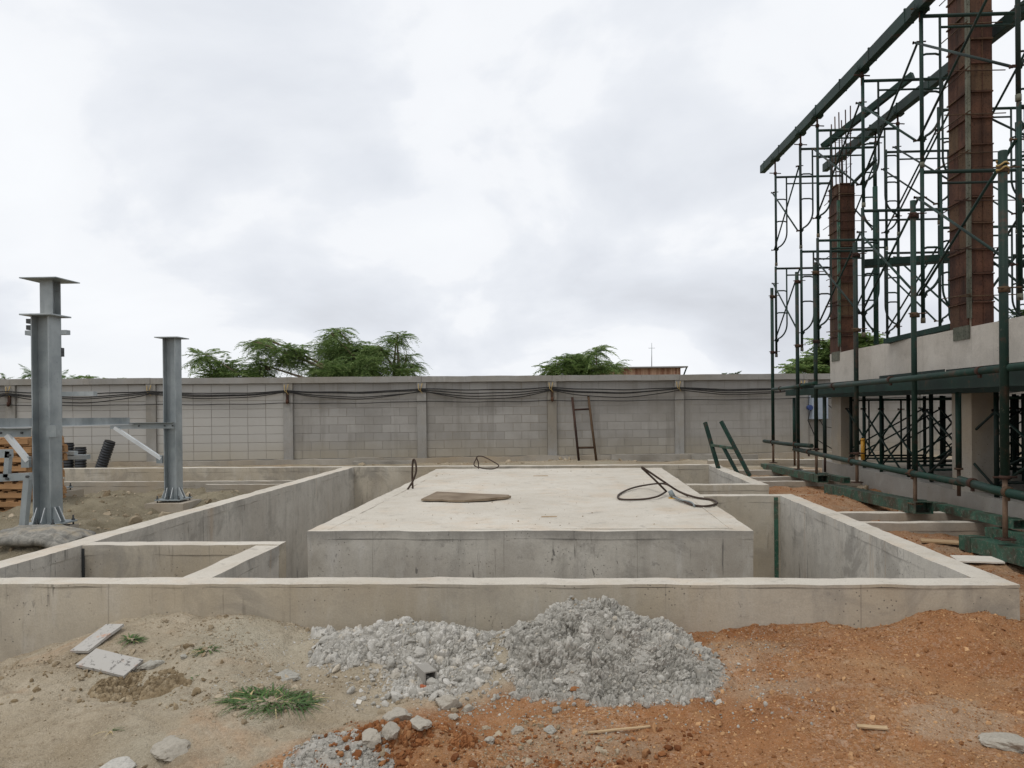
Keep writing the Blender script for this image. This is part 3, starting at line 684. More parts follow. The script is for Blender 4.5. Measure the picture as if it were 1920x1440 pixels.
MB().bar((x1-.24, 9.722, FL), (x1-.24, 9.722, TOP-.02), .05, .008, (0, 1, 0)).build('corner_strip', 'green_worn', basin)
MB().bar((x0+.215, 6.365, FL), (x0+.215, 6.365, TOP-.03), .022, .008, (0, 1, 0)).build('corner_shade_strip', 'bolt_dark', basin)  # solid dark bar standing in for the shade of the corner gap

slab = thing('concrete_slab', 'broad pale raised concrete slab in the middle of the basin', 'slab', (-.43, 10.7, FL))
sx0, sx1, sy0, sy1 = -2.457, 1.649, 7.055, 14.09
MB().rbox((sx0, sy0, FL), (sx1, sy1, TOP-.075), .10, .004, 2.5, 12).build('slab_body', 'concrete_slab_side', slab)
two_tone(MB().rbox((sx0-.002, sy0-.002, TOP-.0745), (sx1+.002, sy1+.002, TOP), .06, .004, 3, 12).build('slab_screed', 'concrete_top', slab), 'concrete_slab_side')
for lo, hi in (((sx0+.16, sy0+.10, TOP), (sx1-.16, sy0+.115, TOP+.004)), ((sx1-.19, sy0+.12, TOP), (sx1-.175, sy1-.3, TOP+.004)), ((sx0+.17, sy0+.12, TOP), (sx0+.182, sy1-.3, TOP+.004))):
    MB().rbox(lo, hi, .08, .0025, 6, 14).build('trowel_line', 'concrete_top', slab)

# low ground beams beside the basin
def ground_beam(lo, hi, label, seed, mat='concrete_plain'):
    t = thing('ground_beam', label, 'concrete beam', ((lo[0]+hi[0])/2, lo[1], lo[2]), group='low concrete ground beams')
    wall(t, lo, hi, mat, seed, 'beam_body'); return t
def beam_row(px, py, z, xa, xb, th, label, seed, zb=None):
    yy = G(px, py, z)[1]; ground_beam((xa, yy-th, zb if zb is not None else z-.3), (xb, yy, z), label, seed)
beam_row(1650, 959, .27, 2.80, 4.62, .13, 'low concrete ground beam right of the basin, behind the one nearest the camera', 20)
beam_row(1700, 977, .25, 2.80, 4.66, .13, 'low concrete ground beam right of the basin, nearest the camera', 21)
beam_row(1520, 901, .25, 2.80, 4.62, .12, 'low concrete ground beam just behind the brown soil bed right of basin', 22)
beam_row(1440, 893.5, .25, 2.80, 4.6, .12, 'third concrete ground beam from the boundary wall right of the basin', 23)
beam_row(1440, 881, .26, 2.80, 4.6, .12, 'second concrete ground beam from the boundary wall right of the basin', 24)
beam_row(1480, 861, .36, 2.80, 9.5, .16, 'long concrete ground beam nearest the boundary wall on the right', 25)
beam_row(300, 902, .14, -11, -4.38, .10, 'thin low ground beam behind the grey posts on the left', 26)
beam_row(380, 908, .13, -6.6, -4.38, .08, 'short thin ground beam beside the basin wall behind the right grey post', 27)

# ------------------------------------------------------------------ boundary wall of concrete blocks
FY, FS = 17.9, .12; FA = math.atan(FS)
fu = np.array([math.cos(FA), math.sin(FA), 0])
def FW(px, py): d = ray(px, py); return CAM + d*FY/(d[1]-FS*d[0])
def FL2(px, py): p = FW(px, py); return float((p-np.array([0, FY, 0]))@fu), float(p[2])
fence = thing('boundary_wall', 'long grey concrete block boundary wall with posts and capping across the back', 'wall', (0, FY, 0), FA)
ZB, ZT = .34, 2.20
pil = [-12.42+3.0*k for k in range(-1, 10)]
# local frame of the wall: x along, y depth (front face y=0), z up
MB().box((pil[0], .03, .1), (pil[-1], .15, ZT-.13)).build('mortar_core', 'mortar', fence, world=False)
for a, b in zip(pil[:-1], pil[1:]):
    MB().rbox((a+.002, -.05, ZT-.135), (b-.002, .23, ZT), .2, .006, 2, int(a*7) % 90).build('coping', 'fence_concrete', fence, .012, world=False)
for k, a in enumerate(pil):
    MB().rbox((a-.105, -.035, .05), (a+.105, .2, ZT-.137), .2, .004, 2, 40+k).build('post', 'fence_concrete', fence, .01, world=False)
MB().rbox((pil[0], -.11, -.1), (pil[-1], .028, ZB+.0), .12, .02, 1.5, 60).build('plinth', 'concrete_plain', fence, world=False)
RH = (ZT-.137-ZB-.01)/9
bm_ = MB().box((-.1955, -.006, -RH/2+.006), (.1955, .05, RH/2-.006))
def bevelled(name, mat, w, h):
    v = []; e_ = .004
    for (yy, ww, hh) in ((.05, w, h), (.0, w, h), (-.004, w-e_, h-e_)):
        v += [(-ww, yy, -hh), (ww, yy, -hh), (ww, yy, hh), (-ww, yy, hh)]
    f = [(8, 9, 10, 11)]
    for r in (0, 4):
        for i in range(4): f.append((r+i, r+(i+1) % 4, r+4+(i+1) % 4, r+4+i))
    return MB().add(v, f).data(name, mat)
bw_ = (3.0-.21)/7
bd = {m_: bevelled('block', m_, bw_/2-.004, RH/2-.004) for m_ in ('block_grey', 'block_stained')}
bh = {m_: bevelled('block', m_, bw_/4-.004, RH/2-.004) for m_ in ('block_grey', 'block_stained')}
rest = MB(); nblk = 0
for k in range(len(pil)-1):
    a = pil[k]+.105
    mt = 'block_stained' if k <= 2 else 'block_grey'
    for r in range(9):
        stack = k <= 2      # stack bond on the left, half bond elsewhere
        cells = [(a+bw_*(i+.5), bw_/2-.004, bd) for i in range(7)] if (stack or r % 2) else \
                [(a+bw_*.25, bw_/4-.004, bh)]+[(a+bw_*(i+1), bw_/2-.004, bd) for i in range(6)]+[(a+bw_*6.75, bw_/4-.004, bh)]
        for xc, hw, dd in cells:
            zc = ZB+.005+RH*(r+.5)
            part = 1 <= k <= 5
            if part and nblk < 300:
                o = link('block', dd[mt], fence, (xc+random.uniform(-.002, .002), .0295-.0015*random.random()-(.002 if stack else 0), zc)); nblk += 1
            else: rest.box((xc-hw, .027, zc-RH/2+.004), (xc+hw, .06, zc+RH/2-.004))
tag(rest.build('blockwork', 'block_grey', fence, world=False), kind='stuff')
# cables strung along the wall
def cable(offs, label, r=.011, sag=.1, lo_=0, hi_=9):
    pts = []
    for k in range(lo_, hi_):
        a, b = pil[k], pil[k+1]; z0, z1, sg = offs(k), offs(k+1), sag*(.75+.5*abs(math.sin(k*2.3+sag*70)))
        for i in range(16):
            t = i/16; pts.append((a+(b-a)*t, -.07-.02*math.sin(t*9+k), z0+(z1-z0)*t-sg*4*t*(1-t)+.006*math.sin(t*15+k*3)))
    o = MB().path(pts, r, 6).build('cable', 'cable_black', None)
    o.location = (0, FY, 0); o.rotation_euler = (0, 0, FA)
    return tag(o, label, 'cable', 'black cables strung along the boundary wall')
cz = FL2(540, 733)[1]
cable(lambda k: cz+.02+.015*math.sin(k*1.7), 'topmost black cable looped along the top of the boundary wall', .014, .05)
cable(lambda k: cz+.0+.012*math.sin(k*2.9+1), 'second black cable from the top along the boundary wall', .014, .08)
cable(lambda k: cz-.02+.012*math.sin(k*2.1+2), 'third black cable from the top along the boundary wall', .013, .11)
cable(lambda k: cz-.03+.015*math.sin(k*1.3+3), 'fourth black cable from the top, sagging most between the wall posts', .012, .16)
cable(lambda k: FL2(790, 753)[1]+.01*math.sin(k*1.9), 'lowest thin black cable running nearly straight along the boundary wall', .010, .02)
for k, lab in ((1, 'far left'), (3, 'left'), (5, 'middle')):
    a = pil[k]; t = thing('cable_bracket', f'rusty cable bracket on the {lab} bracketed post of the boundary wall', 'bracket', (0, FY, 0), FA, 'rusty cable brackets on wall posts')
    MB().box((a-.03, -.075, cz-.27), (a+.03, -.04, cz-.03)).build('back_plate', 'rust_rod', t, .004, world=False)
    MB().tube((a, -.1, cz-.29), (a, -.1, cz-.2), .03, 10).build('insulator', 'rust_form', t, world=False)
    MB().path([(a, -.06, cz-.20), (a, -.12, cz-.23), (a, -.1, cz-.3)], .008, 6).build('hook', 'rust_rod', t, world=False)
for k in range(1, 8):
    a = pil[k]; nmk = ORD[k-1]
    t = MB().path([(a-.07, -.05, cz+.14), (a-.055, -.085, cz+.0), (a-.02, -.09, cz-.03)], .008, 6).path([(a+.02, -.055, cz+.15), (a-.02, -.085, cz-.02)], .009, 6).path([(a-.02, -.09, cz-.02), (a+.03, -.08, cz-.09)], .005, 5).build('cable_tie', 'rope', None)
    t.location = (0, FY, 0); t.rotation_euler = (0, 0, FA)
    tag(t, f'pale cord tying the cables to the {nmk} wall post from the left', 'cord', 'cords tying cables to wall posts')
# electrical box at the right
u, z = FL2(1531, 764)
t = thing('electrical_box', 'pale grey electrical box on the boundary wall seen through the green posts', 'electrical box', (0, FY, 0), FA)
MB().box((u-.2, -.2, z-.28), (u+.2, .0, z+.28)).build('case', 'box_grey', t, .015, world=False)
MB().box((u-.19, -.206, z-.27), (u+.19, -.2005, z+.27)).build('door', 'box_grey', t, .002, world=False)
MB().tube((u-.24, -.22, z), (u-.24, -.1, z), .06, 12).build('plug', 'blue_plug', t, world=False)
MB().path([(u-.24, -.2, z-.05), (u-.3, -.2, z-.3), (u-.1, -.2, z-.75), (u+.5, -.15, z-1.1)], .012, 6).path([(u+.2, -.1, z+.1), (u+.4, -.12, z-.1), (u+.42, -.1, z-.5), (u+.1, -.15, z-.45), (u+.0, -.15, z-.28)], .01, 6).build('lead', 'cable_black', t, world=False)

# pieces of kerb lying at the foot of the wall
for (pa, pb, py, h, lab) in ((1145, 1268, 860, .13, 'long grey concrete kerb piece lying at the wall foot right of the ladder'), (1292, 1410, 861, .11, 'grey concrete kerb piece lying at the wall foot behind the green trestle'), (670, 785, 868, .08, 'flat concrete offcut at the wall foot behind the left back corner of the basin')):
    a, b = FW(pa, py), FW(pb, py); a, b = a-[0, .3, 0], b-[0, .3, 0]
    zg = float(ground_z(*a[:2]))
    solo(MB().rbox((a[0], a[1]-.1, zg-.03), (b[0], a[1]+.12, zg+h), .06, .008, 6, int(pa)), 'kerb_piece', 'concrete_rough', lab, 'kerb', (a[0], a[1], zg))

# rusty ladder leaning on the wall
l0, l1 = FW(1085, 862)-[0, .38, 0], FW(1117, 862)-[0, .38, 0]
t0, t1 = FW(1073, 745)-[0, .06, 0], FW(1103, 743)-[0, .06, 0]
zg = float(ground_z(*l0[:2])); l0[2] = zg; l1[2] = float(ground_z(*l1[:2]))
t = thing('ladder', 'rusty brown steel ladder leaning against the block boundary wall', 'ladder', l0)
for a, b in ((l0, t0), (l1, t1)): MB().tube(a, b, .028, 8).build('rail', 'rust_rod', t)
for k in (.2, .80): MB().tube(l0+(t0-l0)*k, l1+(t1-l1)*k, .022, 8).build('rung', 'rust_rod', t)
# green trestle leaning by the basin corner
b0, b1, b2 = G(1370, 884, .3), G(1406, 891, .3), G(1388, 890, .3); Yt = 12.6
b1 = G(1406, 893, .26); b0 = b1+np.array([-.40, .55, 0]); b2 = b1+np.array([-.16, .12, 0])
a0, a1 = D(1322, 792, b0[1]+.35), D(1352, 790, b1[1]+.3)
t = thing('trestle', 'short green steel trestle ladder standing tilted at the back right corner of the basin', 'trestle', b1)
for p, q in ((b0, a0), (b1, a1)): MB().bar(p, q, .05, .06).build('rail', 'green_tube', t)
MB().bar(b0+(a0-b0)*.55, b1+(a1-b1)*.5, .05, .045).build('rung', 'green_worn', t)
mid = (b0+(a0-b0)*.55+b1+(a1-b1)*.5)/2
MB().bar(b2, mid, .045, .05).build('prop_leg', 'green_tube', t)

# ------------------------------------------------------------------ galvanised steel posts on the left
def hpost(name, label, px, Yp, w_, ytop, ybase, ft, extra, e_=.1, turned=False, fm=.2):
    p = D(px, ybase, Yp); q = D(px, ytop, Yp); x_, zb, zt = p[0], p[2], q[2]; d_ = w_
    t = thing(name, label, 'steel post', (x_+w_/2, Yp+d_/2, zb), group='galvanised steel posts left of the basin')
    tf = .012
    if turned:
        MB().box((x_, Yp, zb+.02), (x_+w_, Yp+tf, zt)).build('flange', 'galvanised', t)
        MB().box((x_, Yp+d_-tf, zb+.02), (x_+w_, Yp+d_, zt)).build('flange', 'galvanised', t)
        MB().box((x_+w_/2-.005, Yp+tf+.0005, zb+.02), (x_+w_/2+.005, Yp+d_-tf-.0005, zt)).build('web', 'galvanised', t)
    else:
        MB().box((x_, Yp, zb+.02), (x_+tf, Yp+d_, zt)).build('flange', 'galvanised', t)
        MB().box((x_+w_-tf, Yp, zb+.02), (x_+w_, Yp+d_, zt)).build('flange', 'galvanised', t)
        MB().box((x_+tf+.0005, Yp+d_/2-.005, zb+.02), (x_+w_-tf-.0005, Yp+d_/2+.005, zt)).build('web', 'galvanised', t)
    MB().box((x_-e_, Yp-e_, zt+.0005), (x_+w_+e_, Yp+d_+e_, zt+.016)).build('cap_plate', 'galvanised', t, .002)
    MB().box((x_-.10, Yp-.10, zb), (x_+w_+.10, Yp+d_+.10, zb+.0195)).build('base_plate', 'galvanised', t, .002)
    for gx_, gy_, dx_, dy_ in ((x_-.001, Yp+d_*.5, -1, 0), (x_+w_+.001, Yp+d_*.5, 1, 0), (x_+w_*.3, Yp-.001, 0, -1), (x_+w_*.75, Yp-.001, 0, -1), (x_+w_+.001, Yp+.03, 1, 0)):
        v = []
        nx_, ny_ = -dy_, dx_
        for s_ in (-.005, .005):
            for r_, h_ in ((0, .0), (.085, .0), (.085, .02), (.02, .17), (0, .17)):
                v.append((gx_+dx_*r_+nx_*s_, gy_+dy_*r_+ny_*s_, zb+.02+h_))
        MB().add(v, [(4,3,2,1,0), (5,6,7,8,9)]+[(i, (i+1) % 5, 5+(i+1) % 5, 5+i) for i in range(5)]).build('gusset', 'galvanised', t)
        MB().bar((gx_+dx_*.02, gy_+dy_*.02, zb+.192), (gx_+dx_*.087, gy_+dy_*.087, zb+.04), .013, .006, (nx_, ny_, 0)).build('gusset_edge', 'galvanised_bright', t)
    for bx_, by_ in ((x_-.07, Yp-.07), (x_+w_+.07, Yp-.07), (x_+w_+.07, Yp+d_+.07), (x_-.07, Yp+d_+.07), (x_+w_/2, Yp-.075)):
        MB().tube((bx_, by_, zb-.03), (bx_, by_, zb+.075), .009, 6).tube((bx_, by_, zb+.0205), (bx_, by_, zb+.036), .018, 6).build('anchor_bolt', 'bolt_dark', t)
    fz = float(ground_z(x_, Yp))
    f = thing('footing', ft, 'footing', (x_+w_/2, Yp+d_/2, fz-.2), group='concrete footings under the steel posts')
    MB().rbox((x_-fm, Yp-fm, min(fz, zb)-.4), (x_+w_+fm, Yp+d_+fm, zb-.03), .12, .006, 3, int(px)).build('footing_block', 'concrete_plain', f, .006)
    extra(t, x_, Yp, w_, zb, zt)
    return t
def arm(t, x_, Yp, w_, zt, L=.75, over=.9, kx=.9, kz=.46, h_=.095):
    """channel arm cantilevered to the left with a knee brace"""
    c = MB().box((x_-L, Yp-.0145, zt-h_), (x_+w_*over, Yp-.0085, zt)).box((x_-L, Yp-.054, zt-.006), (x_+w_*over, Yp-.015, zt)).build('arm', 'galvanised', t)
    for bx_ in ((x_+.03, x_+w_*.8, x_-L*.45) if over > 0 else (x_-.1, x_-L*.45)): MB().tube((bx_, Yp-.03, zt-.05), (bx_, Yp-.014, zt-.05), .012, 6).build('bolt', 'bolt_dark', c)
    if True:
        MB().bar((x_-L*kx, Yp-.03, zt-h_+.02), (x_-.02, Yp-.03, zt-h_-kz), .05, .05, (0, 1, 0)).build('knee_brace', 'galvanised_bright', t)
        MB().box((x_-.09, Yp-.05, zt-h_-kz-.07), (x_-.003, Yp-.005, zt-h_-kz+.05)).build('gusset_plate', 'galvanised', t)
def ex1(t, x_, Yp, w_, zb, zt):
    z_ = D(20, 803, Yp)[2]
    arm(t, x_, Yp, w_, z_, .75, -.01, .34, .26)
    s_ = D(118, 800, Yp+.1)
    MB().box((x_+w_+.001, Yp+.03, s_[2]-.11), (x_+w_+.012, Yp+.17, s_[2]+.02)).box((x_+w_-.03, Yp-.011, s_[2]-.11), (x_+w_+.075, Yp-.001, s_[2]+.02)).build('splice_plate', 'galvanised', t)
def ex2(t, x_, Yp, w_, zb, zt):
    arm(t, x_, Yp, w_, D(300, 792, Yp)[2], .83)
def ex3(t, x_, Yp, w_, zb, zt):
    for yy, L_, R_ in ((600, .24, 0), (612, .24, 0), (622, .26, .2), (655, 0, .1), (663, 0, .1), (738, 0, .62), (850, 0, .3), (857, 0, .5)):
        z_ = D(120, yy, Yp)[2]; q = MB()
        if L_: q.box((x_-L_, Yp+.02, z_-.04), (x_-.001, Yp+.16, z_+.03))
        if R_: q.box((x_+w_+.001, Yp+.02, z_-.04), (x_+w_+R_, Yp+.12, z_+.03))
        q.build('bracket', 'galvanised' if yy in (622, 738, 850, 857) else 'bolt_dark', t)
hpost('steel_post', 'tallest grey steel post, half hidden behind the nearest grey post', 79, 11.5, .2, 525, 918, 'concrete footing under the tallest steel post', ex3, .19, True)
hpost('steel_post', 'thick grey galvanised steel post nearest the camera at left', 62, 8.07, .2, 592, 985, 'concrete footing under the nearest steel post', ex1, .075, False, .11)
hpost('steel_post', 'single grey galvanised steel post standing right of the other two', 308, 11.5, .195, 634, 938, 'concrete footing under the right steel post', ex2, .085)
# girt carried on the arms
pA, pB = D(243, 789, 11.46), D(0, 793, 8.03)
dirn = pB-pA; pC = pA+dirn*1.7
t = thing('girt', 'long grey steel channel running from the right post arm past the nearest post', 'steel channel', pA)
MB().bar(pA, pC, .006, .1).build('channel_web', 'galvanised', t)
MB().bar(pA+[.03, 0, -.053], pC+[.03, 0, -.053], .06, .012).build('channel_lip', 'galvanised_bright', t)
# stand of galvanised sections at the left edge
def S_(px, py): return D(px, py, 7.6)
t = thing('steel_stand', 'low stand of grey galvanised channels at the left edge before the pallets', 'steel stand', (S_(47, 985)[0], 7.6, .25))
MB().bar(S_(-40, 852), S_(22, 850), .05, .085).build('rail', 'galvanised', t)
MB().bar(S_(17, 846), S_(13, 895), .05, .05, (0, 1, 0)).build('upright', 'galvanised', t)
MB().bar(S_(-40, 898), S_(58, 893), .05, .075).build('rail', 'galvanised', t)
MB().bar(S_(53, 893), S_(44, 992), .06, .06, (0, 1, 0)).build('leg', 'galvanised', t)
for q in ((22, 853), (18, 897), (56, 893)): MB().tube(S_(*q)-[0, .05, 0], S_(*q)-[0, .02, 0], .014, 6).build('bolt', 'bolt_dark', t)

# pallets
pz = float(ground_z(-8.4, 10.6)); px0 = D(61, 900, 10.55)[0]
def pallet(zb, jx, label):
    t = thing('pallet', label, 'pallet', (px0-.55+jx, 10.9, zb), random.uniform(-.03, .03), 'stack of wooden pallets')
    for yy in (-.35, 0, .35): MB().box((-.55, yy-.04, .018), (.55, yy+.04, .098)).build('bearer', 'pallet_wood', t, world=False)
    for k in range(5):
        a = -.5+k*.23; MB().box((a, -.4, 0), (a+.13, .4, .0175)).build('slat', 'pallet_wood', t, world=False)
    for k in range(6):
        a = -.54+k*.19; MB().box((a, -.4+random.uniform(-.01, .01), .0985), (a+.12, .4, .117)).build('slat', 'pallet_wood', t, world=False)
    MB().box((-.55, -.43, .03), (.55, -.4005, .095)).build('edge_board', 'pallet_wood', t, world=False)
npal = 9
for k in range(npal):
    lab = 'wooden pallet at the bottom of the stack behind the steel stand' if k == 0 else ('wooden pallet on top of the stack behind the steel stand' if k == npal-1 else f'wooden pallet, {ORD[k]} from the bottom of the stack at left')
    pallet(pz+k*.126, random.uniform(-.05, .03), lab)

# corrugated black pipes
def corrugated(p0, p1, r, label):
    p0, p1 = np.array(p0), np.array(p1); L = np.linalg.norm(p1-p0); n = int(L/.055); pts = []; rs = []
    for i in range(n):
        for dt, rr in ((0, r*.88), (.25, r), (.65, r), (.9, r*.88)):
            pts.append(p0+(p1-p0)*((i+dt)/n)); rs.append(rr)
    t = thing('drain_pipe', label, 'pipe', p0, group='black corrugated pipes at the wall')
    MB().path(pts, rs, 18).build('pipe_wall', 'black_plastic', t)
    MB().path([p1, p1+(p1-p0)/L*.02], r*.93, 18).build('pipe_rim', 'cable_black', t)
YP = 15.9
for a, b, lab in (((128, 880), (128, 832), 'black corrugated pipe standing upright right beside the steel posts'), ((151, 880), (151, 840), 'short black corrugated pipe standing between the other two'), ((188, 880), (206, 829), 'black corrugated pipe leaning to the right against the boundary wall')):
    p, q = D(*a, YP), D(*b, YP); p[2] = float(ground_z(p[0], p[1])); corrugated(p, q, .115, lab)

# weathered curved sheet lying in front of the nearest post
vv = []; ff = []; ca, cb = G(25, 1012, .22), G(160, 1004, .25)
N1, N2 = 40, 16
for i in range(N1+1):
    for j in range(N2+1):
        t_ = i/N1; th = j/N2; c = ca+(cb-ca)*t_
        ang = -0.15*PI+th*.95*PI
        r_ = .17*(1-.35*(t_ > .9)*(t_-.9)*10)
        xx, yy, z_ = c[0]+.02*vnoise(i*.5, j*.4, 0, 3), c[1]-math.cos(ang)*r_*1.9, float(ground_z(c[0], c[1], False))-.01+math.sin(ang)*r_*.5
        vv.append((xx, yy, z_+.012*float(fbm(xx*9, yy*9, 0, 3, 7))))
for i in range(N1):
    for j in range(N2): k = i*(N2+1)+j; ff.append((k, k+1, k+N2+2, k+N2+1))
o = solo(MB().add(vv, ff, True), 'felt_sheet', 'felt_sheet', 'curled dark grey weathered sheet lying between nearest steel post and basin wall', 'sheet', (ca[0], ca[1], .15))
md = o.modifiers.new('thick', 'SOLIDIFY'); md.thickness = .012

# ------------------------------------------------------------------ unfinished building on the right
BX = 4.65
bld = thing('building_frame', 'unfinished concrete building frame with raised edge beam behind the green scaffold', 'building', (BX, 9, .1))
BT, BB = 2.37, 1.855
MB().rbox((BX, 2.5, BB), (BX+.22, 13.98, BT), .15, .004, 2, 70).build('edge_beam', 'concrete_beam', bld, .006)
MB().rbox((BX+.225, 13.73, BB), (13, 13.977, BT-.003), .3, .004, 2, 71).build('end_beam', 'concrete_beam', bld)
MB().box((BX+.222, 2.5, BT-.16), (13, 13.725, BT-.01)).build('deck_slab', 'concrete_plain', bld)
MB().rbox((BX-.02, 2.5, -.1), (BX+.25, 14.4, .44), .12, .012, 2.5, 72).build('plinth', 'concrete_rough', bld)
MB().box((BX+.25, 2.5, .1), (13, 14.4, .40)).build('floor_slab', 'concrete_plain', bld)
CY = [(9.18, 9.64), (13.50, 13.97)]
for cy0, cy1 in CY+[(5.0, 5.47)]:
    MB().rbox((BX+.015, cy0, .40), (BX+.295, cy1, BB-.001), .12, .003, 3, int(cy0*3)).build('column', 'concrete_plain', bld, .008)
for cx_ in (8.4, 11.8):
    for cy0, cy1 in CY: MB().box((cx_, cy0, .40), (cx_+.28, cy1, BB+.2)).build('column', 'concrete_plain', bld)
# notched steel patches at the column feet on the beam
for cy0, cy1 in CY:
    MB().box((BX-.012, cy0-.02, BT-.14), (BX-.001, cy1-.1, BT+.02)).build('form_patch', 'weathered_angle', bld)

# rusty column formwork
def form_column(cy0, cy1, z0, z1, label, bars):
    cx0, cx1 = BX, BX+.28
    t = thing('column_form', label, 'column formwork', ((cx0+cx1)/2, (cy0+cy1)/2, z0), group='rusty column forms on the beam')
    MB().box((cx0+.022, cy0+.022, z0), (cx1-.022, cy1-.022, z1-.01)).build('column_core', 'concrete_plain', t)
    z = z0; k = 0
    while z < z1-.05:
        h = min((.30, .33, .28, .31)[k % 4], z1-z)
        j = random.uniform(-.003, .003)
        # face towards the camera
        f = MB().box((cx0+.035, cy0+j, z+.004), (cx1, cy0+.021, z+h-.004)).build('form_panel', 'rust_form', t)
        MB().box((cx0+.035, cy0-.022, z+h-.022), (cx1, cy0+j-.0005, z+h-.006)).box((cx0+.16, cy0-.008, z+.01), (cx0+.168, cy0+j-.0005, z+h-.024)).build('rib', 'rust_form', f)
        # face towards the basin, two strips
        ym = (cy0+cy1)/2
        for ya, yb in ((cy0+.04, ym-.003), (ym+.003, cy1)):
            f = MB().box((cx0+j, ya, z+.004), (cx0+.021, yb, z+h-.004)).build('form_panel', 'rust_form', t)
            MB().box((cx0-.022, ya, z+h-.022), (cx0+j-.0005, yb, z+h-.006)).build('rib', 'rust_form', f)
        MB().box((cx1-.021, cy0+.022, z+.004), (cx1+j, cy1, z+h-.004)).build('form_panel', 'rust_form', t)
        MB().box((cx0+.022, cy1-.021, z+.004), (cx1-.022, cy1+j+.004, z+h-.004)).build('form_panel', 'rust_form', t)
        z += h; k += 1
    ang = MB().box((cx0-.010, cy0-.018, z0+.1), (cx0+.022, cy0-.0125, z1-.3)).box((cx0-.018, cy0-.018, z0+.1), (cx0-.0125, cy0+.026, z1-.3)).build('corner_angle', 'green_worn' if bars else 'weathered_angle', t)
    zz_ = z0+.35
    while zz_ < z1-.1:      # tie rods clamping the form
        dz = random.uniform(-.04, .04)
        m_ = MB().tube((cx0-random.uniform(.1, .3), cy0-.024, zz_), (cx1+random.uniform(.08, .25), cy0-.024, zz_+dz*.4), .0065, 6)
        m_.tube((cx0-.024, cy0-random.uniform(.06, .2), zz_+.02), (cx0-.024, cy1+random.uniform(.05, .3), zz_+.02+dz), .0065, 6)
        m_.build('tie_rod', 'rust_rod', t); zz_ += random.uniform(.40, .58)
    if bars:
        for bx_, by_ in ((.05, .05), (.23, .05), (.05, .24), (.23, .24), (.05, .42), (.23, .42)):
            MB().tube((cx0+bx_, cy0+by_, z1-.02), (cx0+bx_+random.uniform(-.02, .02), cy0+by_, z1+random.uniform(1.15, 1.35)), .011, 8).build('rebar', 'rust_rod', t)
        for zz_ in (z1+.32, z1+.50, z1+.85, z1+.88):
            MB().path([(cx0+.03, cy0+.03, zz_), (cx0+.25, cy0+.03, zz_+.015), (cx0+.25, cy0+.44, zz_), (cx0+.03, cy0+.44, zz_-.01)], .005, 6, closed=True).build('stirrup', 'rust_rod', t)
form_column(*CY[1], BT, D(1575, 343, 13.50)[2], 'short rusty steel column form with bare rebar, farther from the camera', True)
form_column(*CY[0], BT, 7.6, 'tall rusty steel column form rising out of the top of the picture', False)

# ------------------------------------------------------------------ scaffold
FX0, FWD, TH = 3.865, 1.22, 1.69
ZS = [BT, BT+TH]
def make_frame():
    t = thing('scaffold_section', 'x', 'scaffold section', (0, 0, 0), group='green walk-through scaffold frames above the beam')
    W = FWD; r = .0215
    for x_ in (0, W): MB().tube((x_, 0, 0), (x_, 0, TH-.005), r, 10).build('leg', 'green_steel', t, world=False)
    MB().tube((.02, 0, TH-.045), (W-.02, 0, TH-.045), .020, 10).build('top_bar', 'green_steel', t, world=False)
    MB().tube((.215, 0, TH-.17), (W-.215, 0, TH-.17), .014, 8).build('lower_bar', 'green_steel', t, world=False)
    for s_, x_ in ((1, 0), (-1, W)):
        xi = x_+s_*.2; pts = [(xi, 0, TH-.05), (xi, 0, .62)]
        for k in range(1, 8):
            a = k/7*PI/2*.78; pts.append((xi-s_*(.24*(1-math.cos(a))), 0, .62-.30*math.sin(a)))
        pts.append((x_+s_*.018, 0, .62-.345))
        MB().path(pts, .0145, 8).build('inner_rail', 'green_steel', t, world=False)
        for z_ in (TH-.47, TH-.88):
            q = MB().path([(x_+s_*.015, 0, z_), (x_+s_*.05, 0, z_+.012), (x_+s_*.15, 0, z_+.012), (x_+s_*.19, 0, z_)], .0125, 8)
            q.build('rung', 'green_steel', t, world=False)
    for x_ in (0, W):
        for z_ in (.30, TH-.32): MB().tube((x_-.05, 0, z_), (x_+.05, 0, z_), .008, 6).build('lock_pin', 'rust_rod', t, world=False)
        MB().tube((x_, 0, -.006), (x_, 0, .05), .025, 10).build('coupling', 'weathered_angle', t, world=False)
    return t
STN = [14.56, 12.98, 12.12, 10.3, 8.62, 6.78]
proto = make_frame(); first = True
TIER = ['lower', 'upper']
def put_frame(loc, label, sc=None):
    global first
    if first:
        first = False; proto.location = tuple(loc); proto['label'] = label; return proto
    return dup(proto, loc, 0, label, sc)
for i, yy in enumerate(STN):
    for k, z_ in enumerate(ZS):
        put_frame((FX0+random.uniform(-.01, .01), yy, z_+.012*k), f'green tubular scaffold section, {TIER[k]} tier, {ORD[i]} section counted from the boundary wall')
for i, yy in enumerate((13.85, 12.1)):
    for k, z_ in enumerate(ZS):
        put_frame((6.85, yy, z_+.012*k), f'green tubular scaffold section behind the tall rusty column, {TIER[k]} tier, {["farther", "nearer"][i]} of the pair')
for i, yy in enumerate((13.25, 11.4)):
    for k, z_ in enumerate(ZS):
        put_frame((5.36, yy, z_+.012*k), f'green tubular scaffold section of the inner tower, {TIER[k]} tier, {["farther", "nearer"][i]} of the pair')
